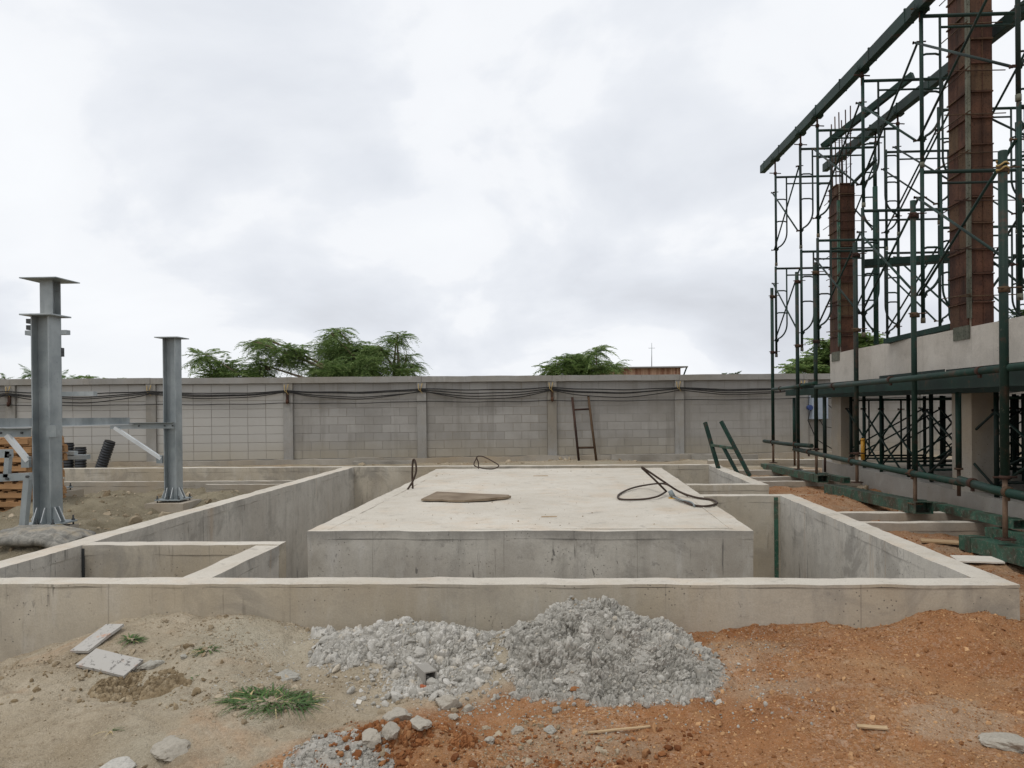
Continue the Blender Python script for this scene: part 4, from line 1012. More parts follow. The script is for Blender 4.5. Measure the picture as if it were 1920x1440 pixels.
def brace(p, q, z0, z1, x_, label, r=.0135, grp='crossed scaffold braces'):
    t = thing('cross_brace', label, 'scaffold brace', (x_, (p+q)/2, z0), group=grp)
    MB().tube((x_-.03, p, z0), (x_-.03, q, z1), r, 8).build('brace_bar', 'green_steel', t)
    MB().tube((x_-.055, p, z1), (x_-.055, q, z0), r, 8).build('brace_bar', 'green_steel', t)
    for a, b in ((p, z0), (p, z1), (q, z0), (q, z1)):
        MB().tube((x_-.075, a, b), (x_+.01, a, b), .009, 6).tube((x_-.08, a, b), (x_-.07, a, b), .017, 6).build('pin', 'rust_rod', t)
TW = ['tower nearest the boundary wall', 'middle tower', 'tower nearest the camera']
for n_, (a, b) in enumerate(((0, 1), (2, 3), (4, 5))):
    for k, z_ in enumerate(ZS):
        for x_, sd_ in ((FX0, 'basin side'), (FX0+FWD, 'building side')):
            brace(STN[a], STN[b], z_+.30, z_+TH-.32, x_, f'crossed green scaffold brace, {TIER[k]} tier, {sd_} of the {TW[n_]}')
for k, z_ in enumerate(ZS): brace(13.85, 12.1, z_+.30, z_+TH-.32, 6.85, f'crossed green brace behind the tall rusty column, {TIER[k]} tier')
for k, z_ in enumerate(ZS):
    for x_, sd_ in ((5.36, 'left side'), (5.36+FWD, 'right side')): brace(13.25, 11.4, z_+.30, z_+TH-.32, x_, f'crossed green brace of the inner tower between the rusty columns, {TIER[k]} tier, {sd_}')
    for x_, sd_ in ((FX0, 'basin side'), (FX0+FWD, 'building side')): brace(STN[3], STN[4], z_+.30, z_+TH-.32, x_, f'crossed green brace linking middle and nearest towers, {TIER[k]} tier, {sd_}')
# screw jacks and top beams
bz = lambda yy: np.interp(yy, [8.6, 15.5], [D(1705, 8, 8.6)[2], D(1428, 318, 15.5)[2]])-.0
def jack(x_, yy, z0, z1, label):
    t = thing('screw_jack', label, 'screw jack', (x_, yy, z0), group='rusty screw jacks on the scaffold tops')
    MB().tube((x_, yy, z0-.1), (x_, yy, z1-.006), .016, 8).build('threaded_rod', 'rust_rod', t)
    MB().tube((x_, yy, z0+.006), (x_, yy, z0+.05), .03, 8).tube((x_-.11, yy-.02, z0+.03), (x_+.11, yy+.02, z0+.03), .009, 6).build('handle_nut', 'rust_rod', t)
    MB().box((x_-.075, yy-.075, z1-.0055), (x_+.075, yy+.075, z1-.0005)).box((x_-.081, yy-.05, z1-.0055), (x_-.0755, yy+.05, z1+.06)).box((x_+.0755, yy-.05, z1-.0055), (x_+.081, yy+.05, z1+.06)).build('fork_head', 'green_steel', t)
ztop = BT+TH*2+.012
for s_, x_ in (('basin side', FX0), ('building side', FX0+FWD)):
    for i, yy in enumerate(STN): jack(x_, yy, ztop, float(bz(yy))-.075, f'rusty screw jack on top of the {ORD[i]} frame from the boundary wall, {s_}')
for x_, lab in ((FX0, 'long green steel beam along the top of the scaffold, basin side'), (FX0+FWD, 'long green steel beam along the top of the scaffold, building side')):
    a, b = np.array((x_, 15.5, bz(15.5))), np.array((x_, 4.6, bz(8.6)-(bz(15.5)-bz(8.6))*4/6.9))
    t = thing('top_beam', lab, 'steel beam', a, group='green steel beams on the scaffold top')
    MB().bar(a, b, .10, .15).build('box_section', 'green_steel', t, .004)
    for yy in np.arange(15.2, 5, -1.05):
        zc = np.interp(yy, [4.6, 15.5], [b[2], a[2]]); MB().box((x_-.055, yy-.012, zc-.078), (x_+.055, yy+.012, zc+.09)).build('seam_clip', 'green_steel', t)
# sloping beam, loose planks and pipes inside the tower
a, b = D(1542, 276, 13.3), D(1712, 141, 11.9)
solo(MB().bar(a, b, .07, .11), 'sloping_beam', 'green_steel', 'thin green beam sloping between the two long top beams behind the tower', 'steel beam', a, bevel=.003)
a, b = D(1618, 495, 10.6), D(1790, 484, 10.3)
solo(MB().bar(a, b, .22, .09), 'scaffold_plank', 'green_steel', 'dark green steel plank lying level across the middle tower', 'scaffold plank', a, bevel=.003)
a, b = D(1597, 346, 11.6), D(1642, 300, 10.9)
solo(MB().tube(a, b, .024, 8), 'loose_pipe', 'green_steel', 'short green pipe tied aslant above the short rusty column', 'pipe', a)
a, b = D(1665, 640, 11.4), D(1790, 612, 9.9)
solo(MB().bar(a, b, .14, .07), 'loose_channel', 'green_steel', 'green steel channel lying on the beam top between the rusty columns', 'steel channel', a)
p = A(1643, 645, BX+.1); t = thing('standing_prop', 'thick green steel prop standing on the beam between the rusty columns', 'prop', p, group='green steel props')
MB().tube(p, (p[0], p[1], D(1643, 350, p[1])[2]), .037, 12).build('outer_tube', 'green_tube', t)
MB().tube((p[0], p[1], D(1643, 350, p[1])[2]), (p[0], p[1], D(1643, 295, p[1])[2]), .029, 10).build('inner_tube', 'green_steel', t)

# ground props clamped to the scaffold legs
def clamp(mb, x_, yy, z_):
    mb.tube((x_, yy, z_-.025), (x_, yy, z_+.025), .041, 12).tube((x_+.055, yy+.05, z_-.022), (x_+.055, yy+.05, z_+.022), .03, 10).bar((x_+.02, yy+.02, z_), (x_+.05, yy+.04, z_), .05, .03).tube((x_-.07, yy-.035, z_+.01), (x_+.13, yy-.03, z_+.014), .007, 6)
pp = [(1450, 868, 540), (1497, 880, 510), (1531, 890, 492), (1607, 905, 455), (1716, 945, 376), (1885, 1012, 283)]
for i, (px, pyb, pyt) in enumerate(pp):
    yy = STN[i]-.05; b = D(px, pyb, yy); x_ = min(b[0], FX0-.055); b = np.array((x_, yy, D(px, pyb, yy)[2])); zt = D(px, pyt, yy)[2]
    t = thing('ground_prop', f'tall green steel prop standing on the ground beams, {ORD[i]} from the boundary wall', 'prop', b, group='tall green props in front of the building')
    zj = D(px, (828+8*i+(30 if i > 3 else 0)), yy)[2]; zj = max(zj, b[2]+.3)
    MB().tube(b+[0, 0, .012], (x_, yy, zj), .021, 10).build('threaded_rod', 'dusty_rod', t)
    MB().box((x_-.06, yy-.06, b[2]), (x_+.06, yy+.06, b[2]+.0115)).build('foot_plate', 'rust_rod', t)
    MB().tube((x_, yy, zj+.0), (x_, yy, zj+.03), .045, 8).tube((x_-.1, yy, zj+.015), (x_+.1, yy, zj+.015), .009, 6).build('collar', 'rust_rod', t)
    MB().tube((x_, yy, zj+.0305), (x_, yy, zt), .037 if i == 5 else .030, 14).build('outer_tube', 'green_tube', t)
    for zc in (2.45, zt-.16):
        q = MB(); clamp(q, x_, yy, zc); q.build('clamp', 'rust_rod', t)
    if i == 5: MB().path([(x_+.045*math.cos(a), yy+.045*math.sin(a), zt-.18+.006*a+.01*math.sin(a*3)) for a in np.arange(0, 16, .4)], .008, 5).build('rope_lashing', 'rope', t)
# long pipes along the row
def pipe(a, b, r, label, mat='green_tube', grp='long green pipes along the scaffold'):
    a, b = np.array(a), np.array(b); t = thing('scaffold_pipe', label, 'pipe', a, group=grp); mid = (a+b)/2+[0, 0, -.012]
    MB().path([a, mid, b], r, 12).build('tube_wall', mat, t)
    n = max(2, int(np.linalg.norm(b-a)/1.6))
    for k in range(n):
        c = a+(b-a)*((k+.4)/n); d = (b-a)/np.linalg.norm(b-a)
        MB().tube(c-d*.028, c+d*.028, r*1.2, 10).box(c-[.010, .02, r+.035], c+[.010, .02, r-.001]).build('clamp', 'rust_rod', t)
XP = FX0-.14
pipe(A(1433, 827, XP-.02), A(1522, 836, XP-.02), .033, 'short low green pipe at the far end of the prop row')
pipe(A(1491, 842, XP), A(1806, 906, XP), .035, 'long low green pipe clamped across the foot of the props')
pipe(A(1800, 900, XP-.03), A(1935, 934, XP-.03), .040, 'nearest low green pipe running out at the right edge')
pipe(A(1449, 730, XP+.01), A(1530, 718, XP+.01), .028, 'short upper green pipe at the far end under the beam')
pipe(A(1530, 726, XP), A(1990, 679, XP), .033, 'long upper green pipe clamped to the props under the beam')
# formwork under the edge beam and deck
t = thing('soffit_form', 'green steel formwork beam and panels carrying the underside of the building deck', 'formwork', (BX, 9, 1.6))
a, b = A(1473, 737, 4.08), A(1840, 703, 4.08)
MB().bar((4.08, 14.6, 1.695), (4.08, 2.6, 1.695), .10, .11).build('edge_joist', 'green_steel', t, .004)
MB().bar((4.5, 14.45, 1.66), (4.5, 2.6, 1.66), .10, .13).build('edge_joist', 'green_steel', t, .004)
MB().box((4.32, 2.6, 1.795), (BX+.6, 14.2, 1.835)).build('soffit_panel', 'green_steel', t)
MB().box((BX+.605, 2.6, 1.80), (12.6, 13.9, 1.83)).build('soffit_panel', 'green_steel', t)
for k, yy in enumerate(np.arange(14.0, 3, -.62)):
    MB().box((3.98+random.uniform(-.06, .06), yy, 1.757), (7.5, yy+.07, 1.792)).build('cross_joist', 'green_steel', t)
for k in range(4):
    MB().bar((4.30, 10.9-k*1.9, 1.815+random.uniform(-.008, .008)), (4.30, 9.05-k*1.9, 1.82), .012, .11).build('side_panel', 'green_steel', t)
MB().bar((3.97, 8.9, 1.70), (3.97, 2.6, 1.70), .06, .13).build('side_panel', 'green_steel', t)
# shoring under the deck
def make_shore():
    t = thing('shoring_frame', 'x', 'shoring frame', (0, 0, 0), group='shoring frames under the deck')
    for x_ in (0, 1.22):
        MB().tube((x_, 0, 0), (x_, 0, 1.16), .028, 8).build('leg', 'green_steel', t, world=False)
    for z_ in (.16, 1.10): MB().tube((.02, 0, z_), (1.2, 0, z_), .018, 6).build('rail', 'green_steel', t, world=False)
    MB().tube((.30, 0, .165), (.30, 0, 1.095), .014, 6).build('stile', 'green_steel', t, world=False)
    MB().tube((.02, -.02, .3), (1.2, -.02, .95), .013, 6).build('diagonal', 'green_steel', t, world=False)
    return t
sp = make_shore(); sf = True
ROW = ['row nearest the basin', 'second row from the basin', 'third row from the basin', 'fourth row from the basin']
for ri, xr in enumerate((4.75, 6.3, 7.9, 9.6)):
    for i, yy in enumerate([13.3, 12.6, 11.9, 11.2, 10.4, 8.75, 7.9, 7.0]):
        lab = f'dark shoring frame under the deck, {ROW[ri]}, {ORD[i]} from the boundary wall'
        loc = (xr+random.uniform(-.05, .05), yy+random.uniform(-.05, .05), .44)
        if sf: sp.location = loc; sp['label'] = lab; sf = False
        else: dup(sp, loc, random.uniform(-.05, .05), lab)
    for i, (a, b) in enumerate(((13.3, 11.9), (12.6, 11.2), (11.9, 10.4), (10.4, 8.75), (8.75, 7.0))):
        for x_, sd_ in ((xr, 'basin side'), (xr+1.22, 'building side')):
            brace(a, b, .55, 1.4, x_, f'thin crossed brace under the deck, {ROW[ri]}, {sd_}, {ORD[i]} in line', .014, 'crossed braces under the deck')
for i, (px, pyb, pyt) in enumerate(((1490, 873, 745), (1547, 885, 742), (1798, 930, 722))):
    b = A(px, pyb, 4.12); z1_ = A(px, pyt, 4.12)[2]
    t = thing('short_prop', f'short green prop under the edge formwork, {ORD[i]} from the boundary wall', 'prop', b, group='short props under the edge formwork')
    MB().tube(b, (b[0], b[1], b[2]+.3), .02, 8).build('threaded_rod', 'rust_rod', t)
    MB().tube((b[0], b[1], b[2]+.3), (b[0], b[1], 1.602), .03, 10).build('outer_tube', 'green_tube', t)
    MB().tube((b[0], b[1], b[2]+.28), (b[0], b[1], b[2]+.2995), .045, 8).build('collar', 'rust_rod', t)
# yellow stub pipe
b = D(1618, 862, 12.4)
solo(MB().tube(b, b+[0, 0, .32], .03, 10).tube(b+[0, 0, .3], b+[.004, 0, .34], .034, 10), 'yellow_pipe', 'yellow_pipe', 'short upright yellow plastic pipe behind the low green pipe', 'pipe', b)
P1, rg = scatter(1800, 4.05, 4.66, 6.0, 14.2, lambda x, y: .3+.7*(fbm(x*2, y*2, 0, 3, 28) > 0), 291)
s1 = np.clip(.012*rg.pareto(2.2, len(P1))+.008, 0, .07); V, F = clods(P1, s1, 1, .7, .45, 13)
stuff('plinth_rubble', V, F, 'beige_pebbles', 'rubble and mortar lumps along the foot of the building plinth', 'rubble')
# green box beams lying on the soil
def box_beam(a, b, w_, h_, label, mat='green_worn'):
    a, b = np.array(a), np.array(b); t = thing('box_beam', label, 'steel beam', a, group='worn green box beams on the ground')
    p0, p1, n_, u_ = MB().frame_of(a, b); v = []; th = .008
    for p in (p0, p1):
        for W, H in ((w_/2, h_/2), (w_/2-th, h_/2-th)):
            for i, j in ((-1,-1),(1,-1),(1,1),(-1,1)): v.append(p+n_*i*W+u_*j*H)
    f = []
    for i in range(4):
        j = (i+1) % 4
        f += [(i, j, 8+j, 8+i), (4+j, 4+i, 12+i, 12+j), (j, i, 4+i, 4+j), (8+i, 8+j, 12+j, 12+i)]
    MB().add(v, f).build('box_section', mat, t)
    for k in (.12, .93):
        c = p0+(p1-p0)*k; dd = (p1-p0)/np.linalg.norm(p1-p0); MB().bar(c-dd*.05, c+dd*.05, w_+.012, h_+.012).build('end_band', mat, t)
def bb(pa, pb, X_, w_, h_, label):
    a, b = A(*pa, X_), A(*pb, X_); a[2] -= h_/2; b[2] -= h_/2; box_beam(a, b, w_, h_, label)
bb((1434, 869), (1543, 891), FX0-.06, .16, .11, 'worn green box beam on the soil, farthest from the camera')
bb((1557, 908), (1733, 941), FX0-.06, .19, .13, 'long worn green box beam under the props in the middle of the row')
bb((1540, 886), (1588, 896), 4.12, .1, .08, 'small worn green beam behind the farthest box beam')
bb((1745, 940), (1912, 975), 4.2, .12, .085, 'worn green box beam beside the building plinth')
bb((1815, 1003), (1990, 1045), FX0-.12, .17, .13, 'worn green box beam nearest the camera at the right edge')
bb((1860, 988), (1960, 1008), 4.15, .14, .10, 'worn green box beam just behind the nearest one at the right edge')
# boards on the soil on the right
def slabby(px, py, L, W, T, rz, mat, name, label, cat, tilt=(0, 0), dz=.006):
    p = on_ground(px, py); c_, s_ = math.cos(rz), math.sin(rz)
    u_, v_ = np.meshgrid(np.linspace(-L/2, L/2, 9), np.linspace(-W/2, W/2, 7)); gz = ground_z(p[0]+u_*c_-v_*s_, p[1]+u_*s_+v_*c_).ravel()
    co_ = np.linalg.lstsq(np.stack([u_.ravel(), v_.ravel(), np.ones(u_.size)], 1), gz, rcond=None)[0]
    tilt = (tilt[0]+math.atan(co_[1]), tilt[1]-math.atan(co_[0])); Em = np.array(Euler((tilt[0], tilt[1], rz)).to_matrix()); u_, v_ = np.meshgrid(np.linspace(-L/2, L/2, 7), np.linspace(-W/2, W/2, 5)); q_ = np.stack([u_.ravel(), v_.ravel(), 0*u_.ravel()], 1)@Em.T
    p[2] = float(np.quantile(ground_z(p[0]+q_[:, 0], p[1]+q_[:, 1])-q_[:, 2], .9)); dz = .002
    o = solo(MB().rbox((-L/2, -W/2, 0), (L/2, W/2, T), .04, .0015, 9, int(px)), name, mat, label, cat, (0, 0, 0))
    o.location = (p[0], p[1], p[2]+dz); o.rotation_euler = (tilt[0], tilt[1], rz); return o
slabby(1832, 1051, .36, .24, .012, -.2, 'card_white', 'flat_board', 'flat pale board lying on the soil right of the basin wall', 'board')
slabby(1798, 1026, .65, .1, .016, -.35, 'plank_wood', 'plank', 'narrow wooden plank on the soil before the nearest green beam', 'plank')
slabby(1880, 1040, .3, .09, .014, .5, 'card_white', 'plank', 'small pale offcut beside the nearest green box beam', 'plank')
slabby(1510, 924, .85, .11, .09, .02, 'concrete_rough', 'kerb_piece', 'rough grey concrete bar lying between basin corner and green beam', 'kerb')
slabby(1740, 930, .3, .22, .06, .4, 'old_plywood', 'plywood_piece', 'dark plywood piece under a prop on the building plinth', 'board')

# ------------------------------------------------------------------ things on the slab
def T_(px, py, dz=0): return G(px, py, TOP+.004+dz)
pts = [T_(*q) for q in ((789, 940), (806, 941), (830, 941), (843, 942), (870, 942.5), (897, 941), (916, 940), (931, 938), (944, 937.5), (958, 935), (951, 934), (955, 932.8), (936, 931.5), (905, 929.8), (868, 928.3), (820, 926.8))]
v = [(p[0], p[1], TOP+.012) for p in pts]+[(p[0]+random.uniform(-.008, .008), p[1], TOP+.034+.012*vnoise(p[0]*3, p[1]*2, 0, 3)) for p in pts]
n_ = len(pts)
solo(MB().add(v, [tuple(range(n_))[::-1], tuple(range(n_, 2*n_))]+[(i, (i+1) % n_, n_+(i+1) % n_, n_+i) for i in range(n_)]), 'plywood_piece', 'old_plywood', 'broken brown plywood sheet lying flat on the pale slab', 'board', (pts[0][0], pts[0][1], TOP))
def curve_cable(ctrl, r, mat, name, label, cat, closed=False):
    P_ = np.array(ctrl); n = len(P_); out_ = []
    for i in range(n-1):
        p0, p1, p2, p3 = P_[max(i-1, 0)], P_[i], P_[i+1], P_[min(i+2, n-1)]
        for t_ in np.linspace(0, 1, 9)[:-1]:
            out_.append(.5*((2*p1)+(-p0+p2)*t_+(2*p0-5*p1+4*p2-p3)*t_**2+(-p0+3*p1-3*p2+p3)*t_**3))
    out_.append(P_[-1])
    return solo(MB().path(out_, r, 8), name, mat, label, cat, tuple(P_[0]))
# loop standing at the left of the slab
b = T_(774, 916); yy = b[1]
t = curve_cable([D(774, 916, yy), D(773, 890, yy), D(774, 866, yy), D(777, 862, yy-.02), D(780, 872, yy-.04), D(780, 885, yy-.06), D(774, 902, yy-.08), D(764, 918, yy-.1)], .014, 'cable_brown', 'cable_loop', 'bent brown cable loop standing up near the left edge of the slab', 'cable')
b = T_(897, 880); yy = b[1]-.02
curve_cable([D(897, 879, yy), D(897, 868, yy), D(894, 857, yy), D(905, 856, yy-.1), D(922, 864, yy-.2), D(935, 873, yy-.3), D(925, 879, yy-.3), D(905, 878, yy-.2), D(889, 872, yy-.1), D(894, 858, yy)], .011, 'cable_brown', 'cable_loop', 'thin brown cable ring at the far edge of the slab', 'cable')
b = T_(1248, 932); yy = b[1]
ring1 = [T_(1250, 922, .05), T_(1225, 906, .16), T_(1203, 877, .30), T_(1235, 896, .22), T_(1270, 922, .10), T_(1300, 933, .02), T_(1335, 938), T_(1345, 945), T_(1325, 950), T_(1298, 947), T_(1275, 938), T_(1256, 927, .04)]
yy2 = T_(1256, 930)[1]
ring1 = [D(1250, 922, yy2+.05), D(1228, 900, yy2+.02), D(1203, 876, yy2), D(1240, 900, yy2), D(1272, 921, yy2-.02)]+[T_(1302, 932, .015), T_(1334, 937, .012), T_(1344, 944, .012), T_(1324, 949, .012), T_(1300, 947, .012), T_(1278, 938, .02)]+[D(1256, 927, yy2)]
curve_cable(ring1, .013, 'cable_brown', 'lifting_cable', 'brown steel cable springing from the slab and curling over its right edge', 'cable')
curve_cable([D(1247, 923, yy2), T_(1232, 931, .03), T_(1205, 936, .012), T_(1165, 936, .012), T_(1160, 928, .012), T_(1180, 917, .02), T_(1208, 910, .04), D(1245, 907, yy2), D(1270, 920, yy2-.03), D(1290, 930, yy2-.1)], .012, 'cable_brown', 'lifting_cable', 'brown steel cable lying in a wide loop on the right of the slab', 'cable')
curve_cable([T_(1262, 932, .03), T_(1280, 938, .03), T_(1296, 942, .02), T_(1302, 949, .012)], .011, 'lifting_steel', 'cable_tail', 'short grey cable tail at the foot of the slab cables', 'cable')
b = T_(1264, 934)
t = thing('lifting_anchor', 'small steel lifting anchor with yellow marks where the slab cables meet', 'anchor', b)
MB().tube(b, b+[-.05, 0, .09], .03, 10).build('sleeve', 'lifting_steel', t); MB().tube(b-[0, 0, .004], b+[0, 0, .006], .07, 12).build('paint_mark', 'paint_mark', t)
slabby_ = [(1000, 893, .24, .012), (1015, 970, .16, .008), (1180, 985, .02, .02), (1045, 958, .03, .02)]
for i, (px, py, L, W) in enumerate(slabby_[:2]):
    p = T_(px, py); q = p+[L, .03, 0]
    solo(MB().bar(p+[0, 0, .006], q+[0, 0, .006], W, .008), 'twig', 'plank_wood', ['thin twig lying on the far part of the slab', 'thin splinter lying on the middle of the slab'][i], 'twig', p)
P_ = np.stack([RNG.uniform(sx0+.2, sx1-.2, 420), RNG.uniform(sy0+.2, sy1-.3, 420), np.full(420, TOP+.004)], 1)
P_ = P_[fbm(P_[:, 0]*1.2, P_[:, 1]*1.2, 0, 3, 4) > .0]
V, F = clods(P_, np.clip(.003*RNG.pareto(2.3, len(P_))+.003, 0, .018), 0, .6, .3, 19)
stuff('slab_crumbs', V, F, 'beige_pebbles', 'few loose crumbs scattered on top of the pale slab', 'crumbs')

# ------------------------------------------------------------------ things in the foreground
slabby(184, 1201, .28, .135, .016, 1.35, 'painted_board', 'tile_board', 'weathered white painted board with paint smears, the upper of two beside basin wall', 'board', (.0, -.05), .035)
slabby(206, 1246, .31, .15, .016, -.16, 'painted_board', 'tile_board', 'weathered white painted board, the lower of two on the beige soil', 'board', (.0, .0), .03)
slabby(1160, 1373, .30, .013, .006, .15, 'plank_wood', 'wood_strip', 'thin dry wooden strip lying on the orange soil', 'wood strip')
slabby(1635, 1368, .13, .02, .008, -.12, 'plank_wood', 'wood_strip', 'short brown wood splinter on the orange soil at right', 'wood strip')
slabby(673, 1318, .025, .05, .004, .1, 'card_white', 'card_scrap', 'tiny pale rectangular card scrap on the soil', 'card')
# piece of square hollow section
p = on_ground(803, 1277)
a, b = p+[-.06, .1, .03], p+[.02, -.035, .03]
t = thing('hollow_block', 'short grey square hollow section with dark open end in the rubble', 'hollow section', p)
pp0, pp1, n_, u_ = MB().frame_of(a, b); v = []
for q in (pp0, pp1):
    for W in (.035, .028):
        for i, j in ((-1,-1),(1,-1),(1,1),(-1,1)): v.append(q+n_*i*W+u_*j*W)
f = []
for i in range(4):
    j = (i+1) % 4; f += [(i, j, 8+j, 8+i), (4+j, 4+i, 12+i, 12+j), (j, i, 4+i, 4+j), (8+i, 8+j, 12+j, 12+i)]
MB().add(v, f).build('section_wall', 'concrete_rough', t)
MB().bar(a+(b-a)*.3, a+(b-a)*.36, .055, .055).build('bore_shade_plug', 'cable_black', t)  # black plug added inside so the open end reads as shaded
def rock(px, py, r, label, mat='stone', fl=.7, seed=0, dz=.18):
    p = on_ground(px, py); v, f = ico(3); rg_ = np.random.default_rng(seed+int(px))
    q = v*(1+.30*fbm(v[:,0]*1.3+px, v[:,1]*1.3, v[:,2]*1.3, 4, seed))[:, None]
    for _ in range(7):      # broken faces
        n = rg_.normal(size=3); n /= np.linalg.norm(n); d = q@n; k = rg_.uniform(.62, .9); q = q-np.outer(np.clip(d-k, 0, None), n)
    q = q*[r*rg_.uniform(.95, 1.35), r*rg_.uniform(.75, 1.), r*fl]
    q = q+.03*r*fbm(q[:,0]*60, q[:,1]*60, q[:,2]*60, 3, 5)[:, None]
    me = fast_mesh('rock', q, f, mat); o = link('rock', me, None, (p[0], p[1], p[2]+r*fl*dz)); o.rotation_euler = (0, 0, rg_.uniform(0, 6))
    return tag(o, label, 'rock', 'single rocks lying on the soil')
rock(840, 1322, .062, 'largest beige rock at the front foot of the pale rubble heap')
rock(878, 1332, .034, 'small rock touching the right side of the largest beige rock')
rock(750, 1345, .050, 'split grey rock above the orange earth ridge')
rock(785, 1357, .055, 'flat grey slab of rock lying behind the orange earth ridge', fl=.35)
rock(734, 1374, .046, 'pointed grey rock at the left shoulder of the orange ridge')
rock(697, 1388, .052, 'grey rock leaning at the left end of the orange ridge')
rock(970, 1372, .032, 'round pale rock alone on the orange soil', seed=3)
rock(916, 1391, .030, 'small pale rock just left of the round pale rock', seed=4)
rock(1032, 1372, .03, 'lumpy grey rock right of the round pale rock', 'clay_clods', seed=5)
rock(852, 1345, .026, 'small flat rock below the largest beige rock', fl=.5)
rock(318, 1408, .10, 'large grey rock half buried at the lower left', fl=.42, seed=8, dz=.1)
rock(285, 1250, .055, 'grey rock beside the lower white board', 'clay_clods', fl=.6)
rock(345, 1232, .03, 'small pale stone in the middle of the beige soil', 'clay_clods', fl=.6)
rock(1900, 1398, .085, 'pale smooth rock at the right edge of the picture', fl=.4)
rock(165, 1252, .028, 'small stone under the left end of the lower board', fl=.7)
rock(540, 1268, .07, 'low pale lump of rubble behind the big grass clump', 'clay_clods', fl=.3)
rock(700, 1262, .03, 'small grey stone at the left foot of the pale rubble heap', fl=.6)
rock(745, 1270, .036, 'tilted grey stone among the crumbs below the pale rubble heap', fl=.6)
rock(1328, 1172, .07, 'reddish earth lump against the front wall right of the clay heap', 'earth_clods', fl=.75)
rock(1560, 1155, .085, 'brown earth lump against the front wall at the right', 'earth_clods', fl=.6)
rock(1078, 1292, .022, 'single orange pebble at the front foot of the clay heap', 'earth_clods')
rock(795, 1290, .026, 'broken red brick chip beside the hollow section', 'brick_red', fl=.6)
rock(220, 1436, .07, 'white flat stone at the bottom edge on the left', 'pale_clods', fl=.25)
# grass clumps
def grass(px, py, n, L, spread, label, seed, dry=.1):
    p = on_ground(px, py); rg_ = np.random.default_rng(seed); V_ = []; F_ = []; V2_ = []; F2_ = []
    for k in range(n):
        a = rg_.uniform(0, 2*PI); rr = spread*math.sqrt(rg_.uniform(0, 1))
        b = np.array((rr*math.cos(a)*1.5, rr*math.sin(a), 0)); b[2] = float(ground_z(p[0]+b[0], p[1]+b[1]))-p[2]-.004
        h = L*rg_.uniform(.5, 1.1); az = a+rg_.normal()*.8; d = np.array((math.cos(az), math.sin(az), 0)); side = np.array((-d[1], d[0], 0))
        lean = rg_.uniform(.7, 1.25); w0 = rg_.uniform(.0035, .007)
        vs_, fs_ = (V2_, F2_) if rg_.uniform() < dry else (V_, F_)
        o = len(vs_)
        for i in range(5):
            t_ = i/4; c = b+d*h*lean*t_**1.3+np.array((0, 0, h*(.46*t_-.44*lean*t_**2.2))); w_ = w0*(1-t_*.92)
            vs_ += [tuple(c-side*w_), tuple(c+side*w_)]
        for i in range(4): fs_.append((o+2*i, o+2*i+1, o+2*i+3, o+2*i+2))
    t = thing('grass_clump', label, 'grass', p, group='grass clumps on the soil')
    MB().add(V_, F_).build('green_blades', 'grass_blade', t, world=False)
    if F2_: MB().add(V2_, F2_).build('dry_blades', 'dry_grass', t, world=False)
grass(510, 1315, 330, .15, .14, 'large low clump of green grass on the beige soil', 1, .08)
grass(248, 1200, 46, .12, .02, 'small upright green grass tuft beside the upper white board', 2)
grass(390, 1218, 40, .09, .025, 'small faint grass tuft in the middle of the beige soil', 3)
grass(357, 1270, 8, .10, .008, 'single thin grass sprout below the middle tuft', 4, .4)
grass(205, 1370, 9, .07, .015, 'sparse yellow grass sprout at the lower left', 5, .6)

# ------------------------------------------------------------------ plants and trees behind the boundary wall
def frond_templates(kind, seed):
    rg_ = np.random.default_rng(seed); out_ = []
    for k in range(5):
        V_ = []; F_ = []; L = 1.0; n = 15 if kind == 'feather' else 7
        droop = rg_.uniform(.35, 1.7)
        for i in range(n):
            t_ = .12+.88*i/(n-1); c = np.array((t_*L*(1-.12*droop*t_), 0, -droop*t_**2*.6))
            for s_ in (-1, 1):
                l_ = (.27*math.sin(PI*min(1, .22+.75*t_))+.05) if kind == 'feather' else .30*math.sin(PI*min(1, .25+.65*t_))+.08
                dr = np.array((.45+rg_.normal()*.1, s_*.85, -.28+rg_.normal()*.14)); dr /= np.linalg.norm(dr)
                w_ = .021 if kind == 'feather' else .085
                sd_ = np.array((dr[1]*-s_*s_, dr[0], 0)); sd_ = np.cross(dr, (0, 0, 1.)); sd_ /= np.linalg.norm(sd_)
                o = len(V_); tip = c+dr*l_+np.array((0, 0, -l_*l_*.4)); md_ = c+dr*l_*.55
                V_ += [c, md_-sd_*w_, tip, md_+sd_*w_]; F_.append((o, o+1, o+2, o+3))
        out_.append((np.array(V_), np.array(F_)))
    return out_
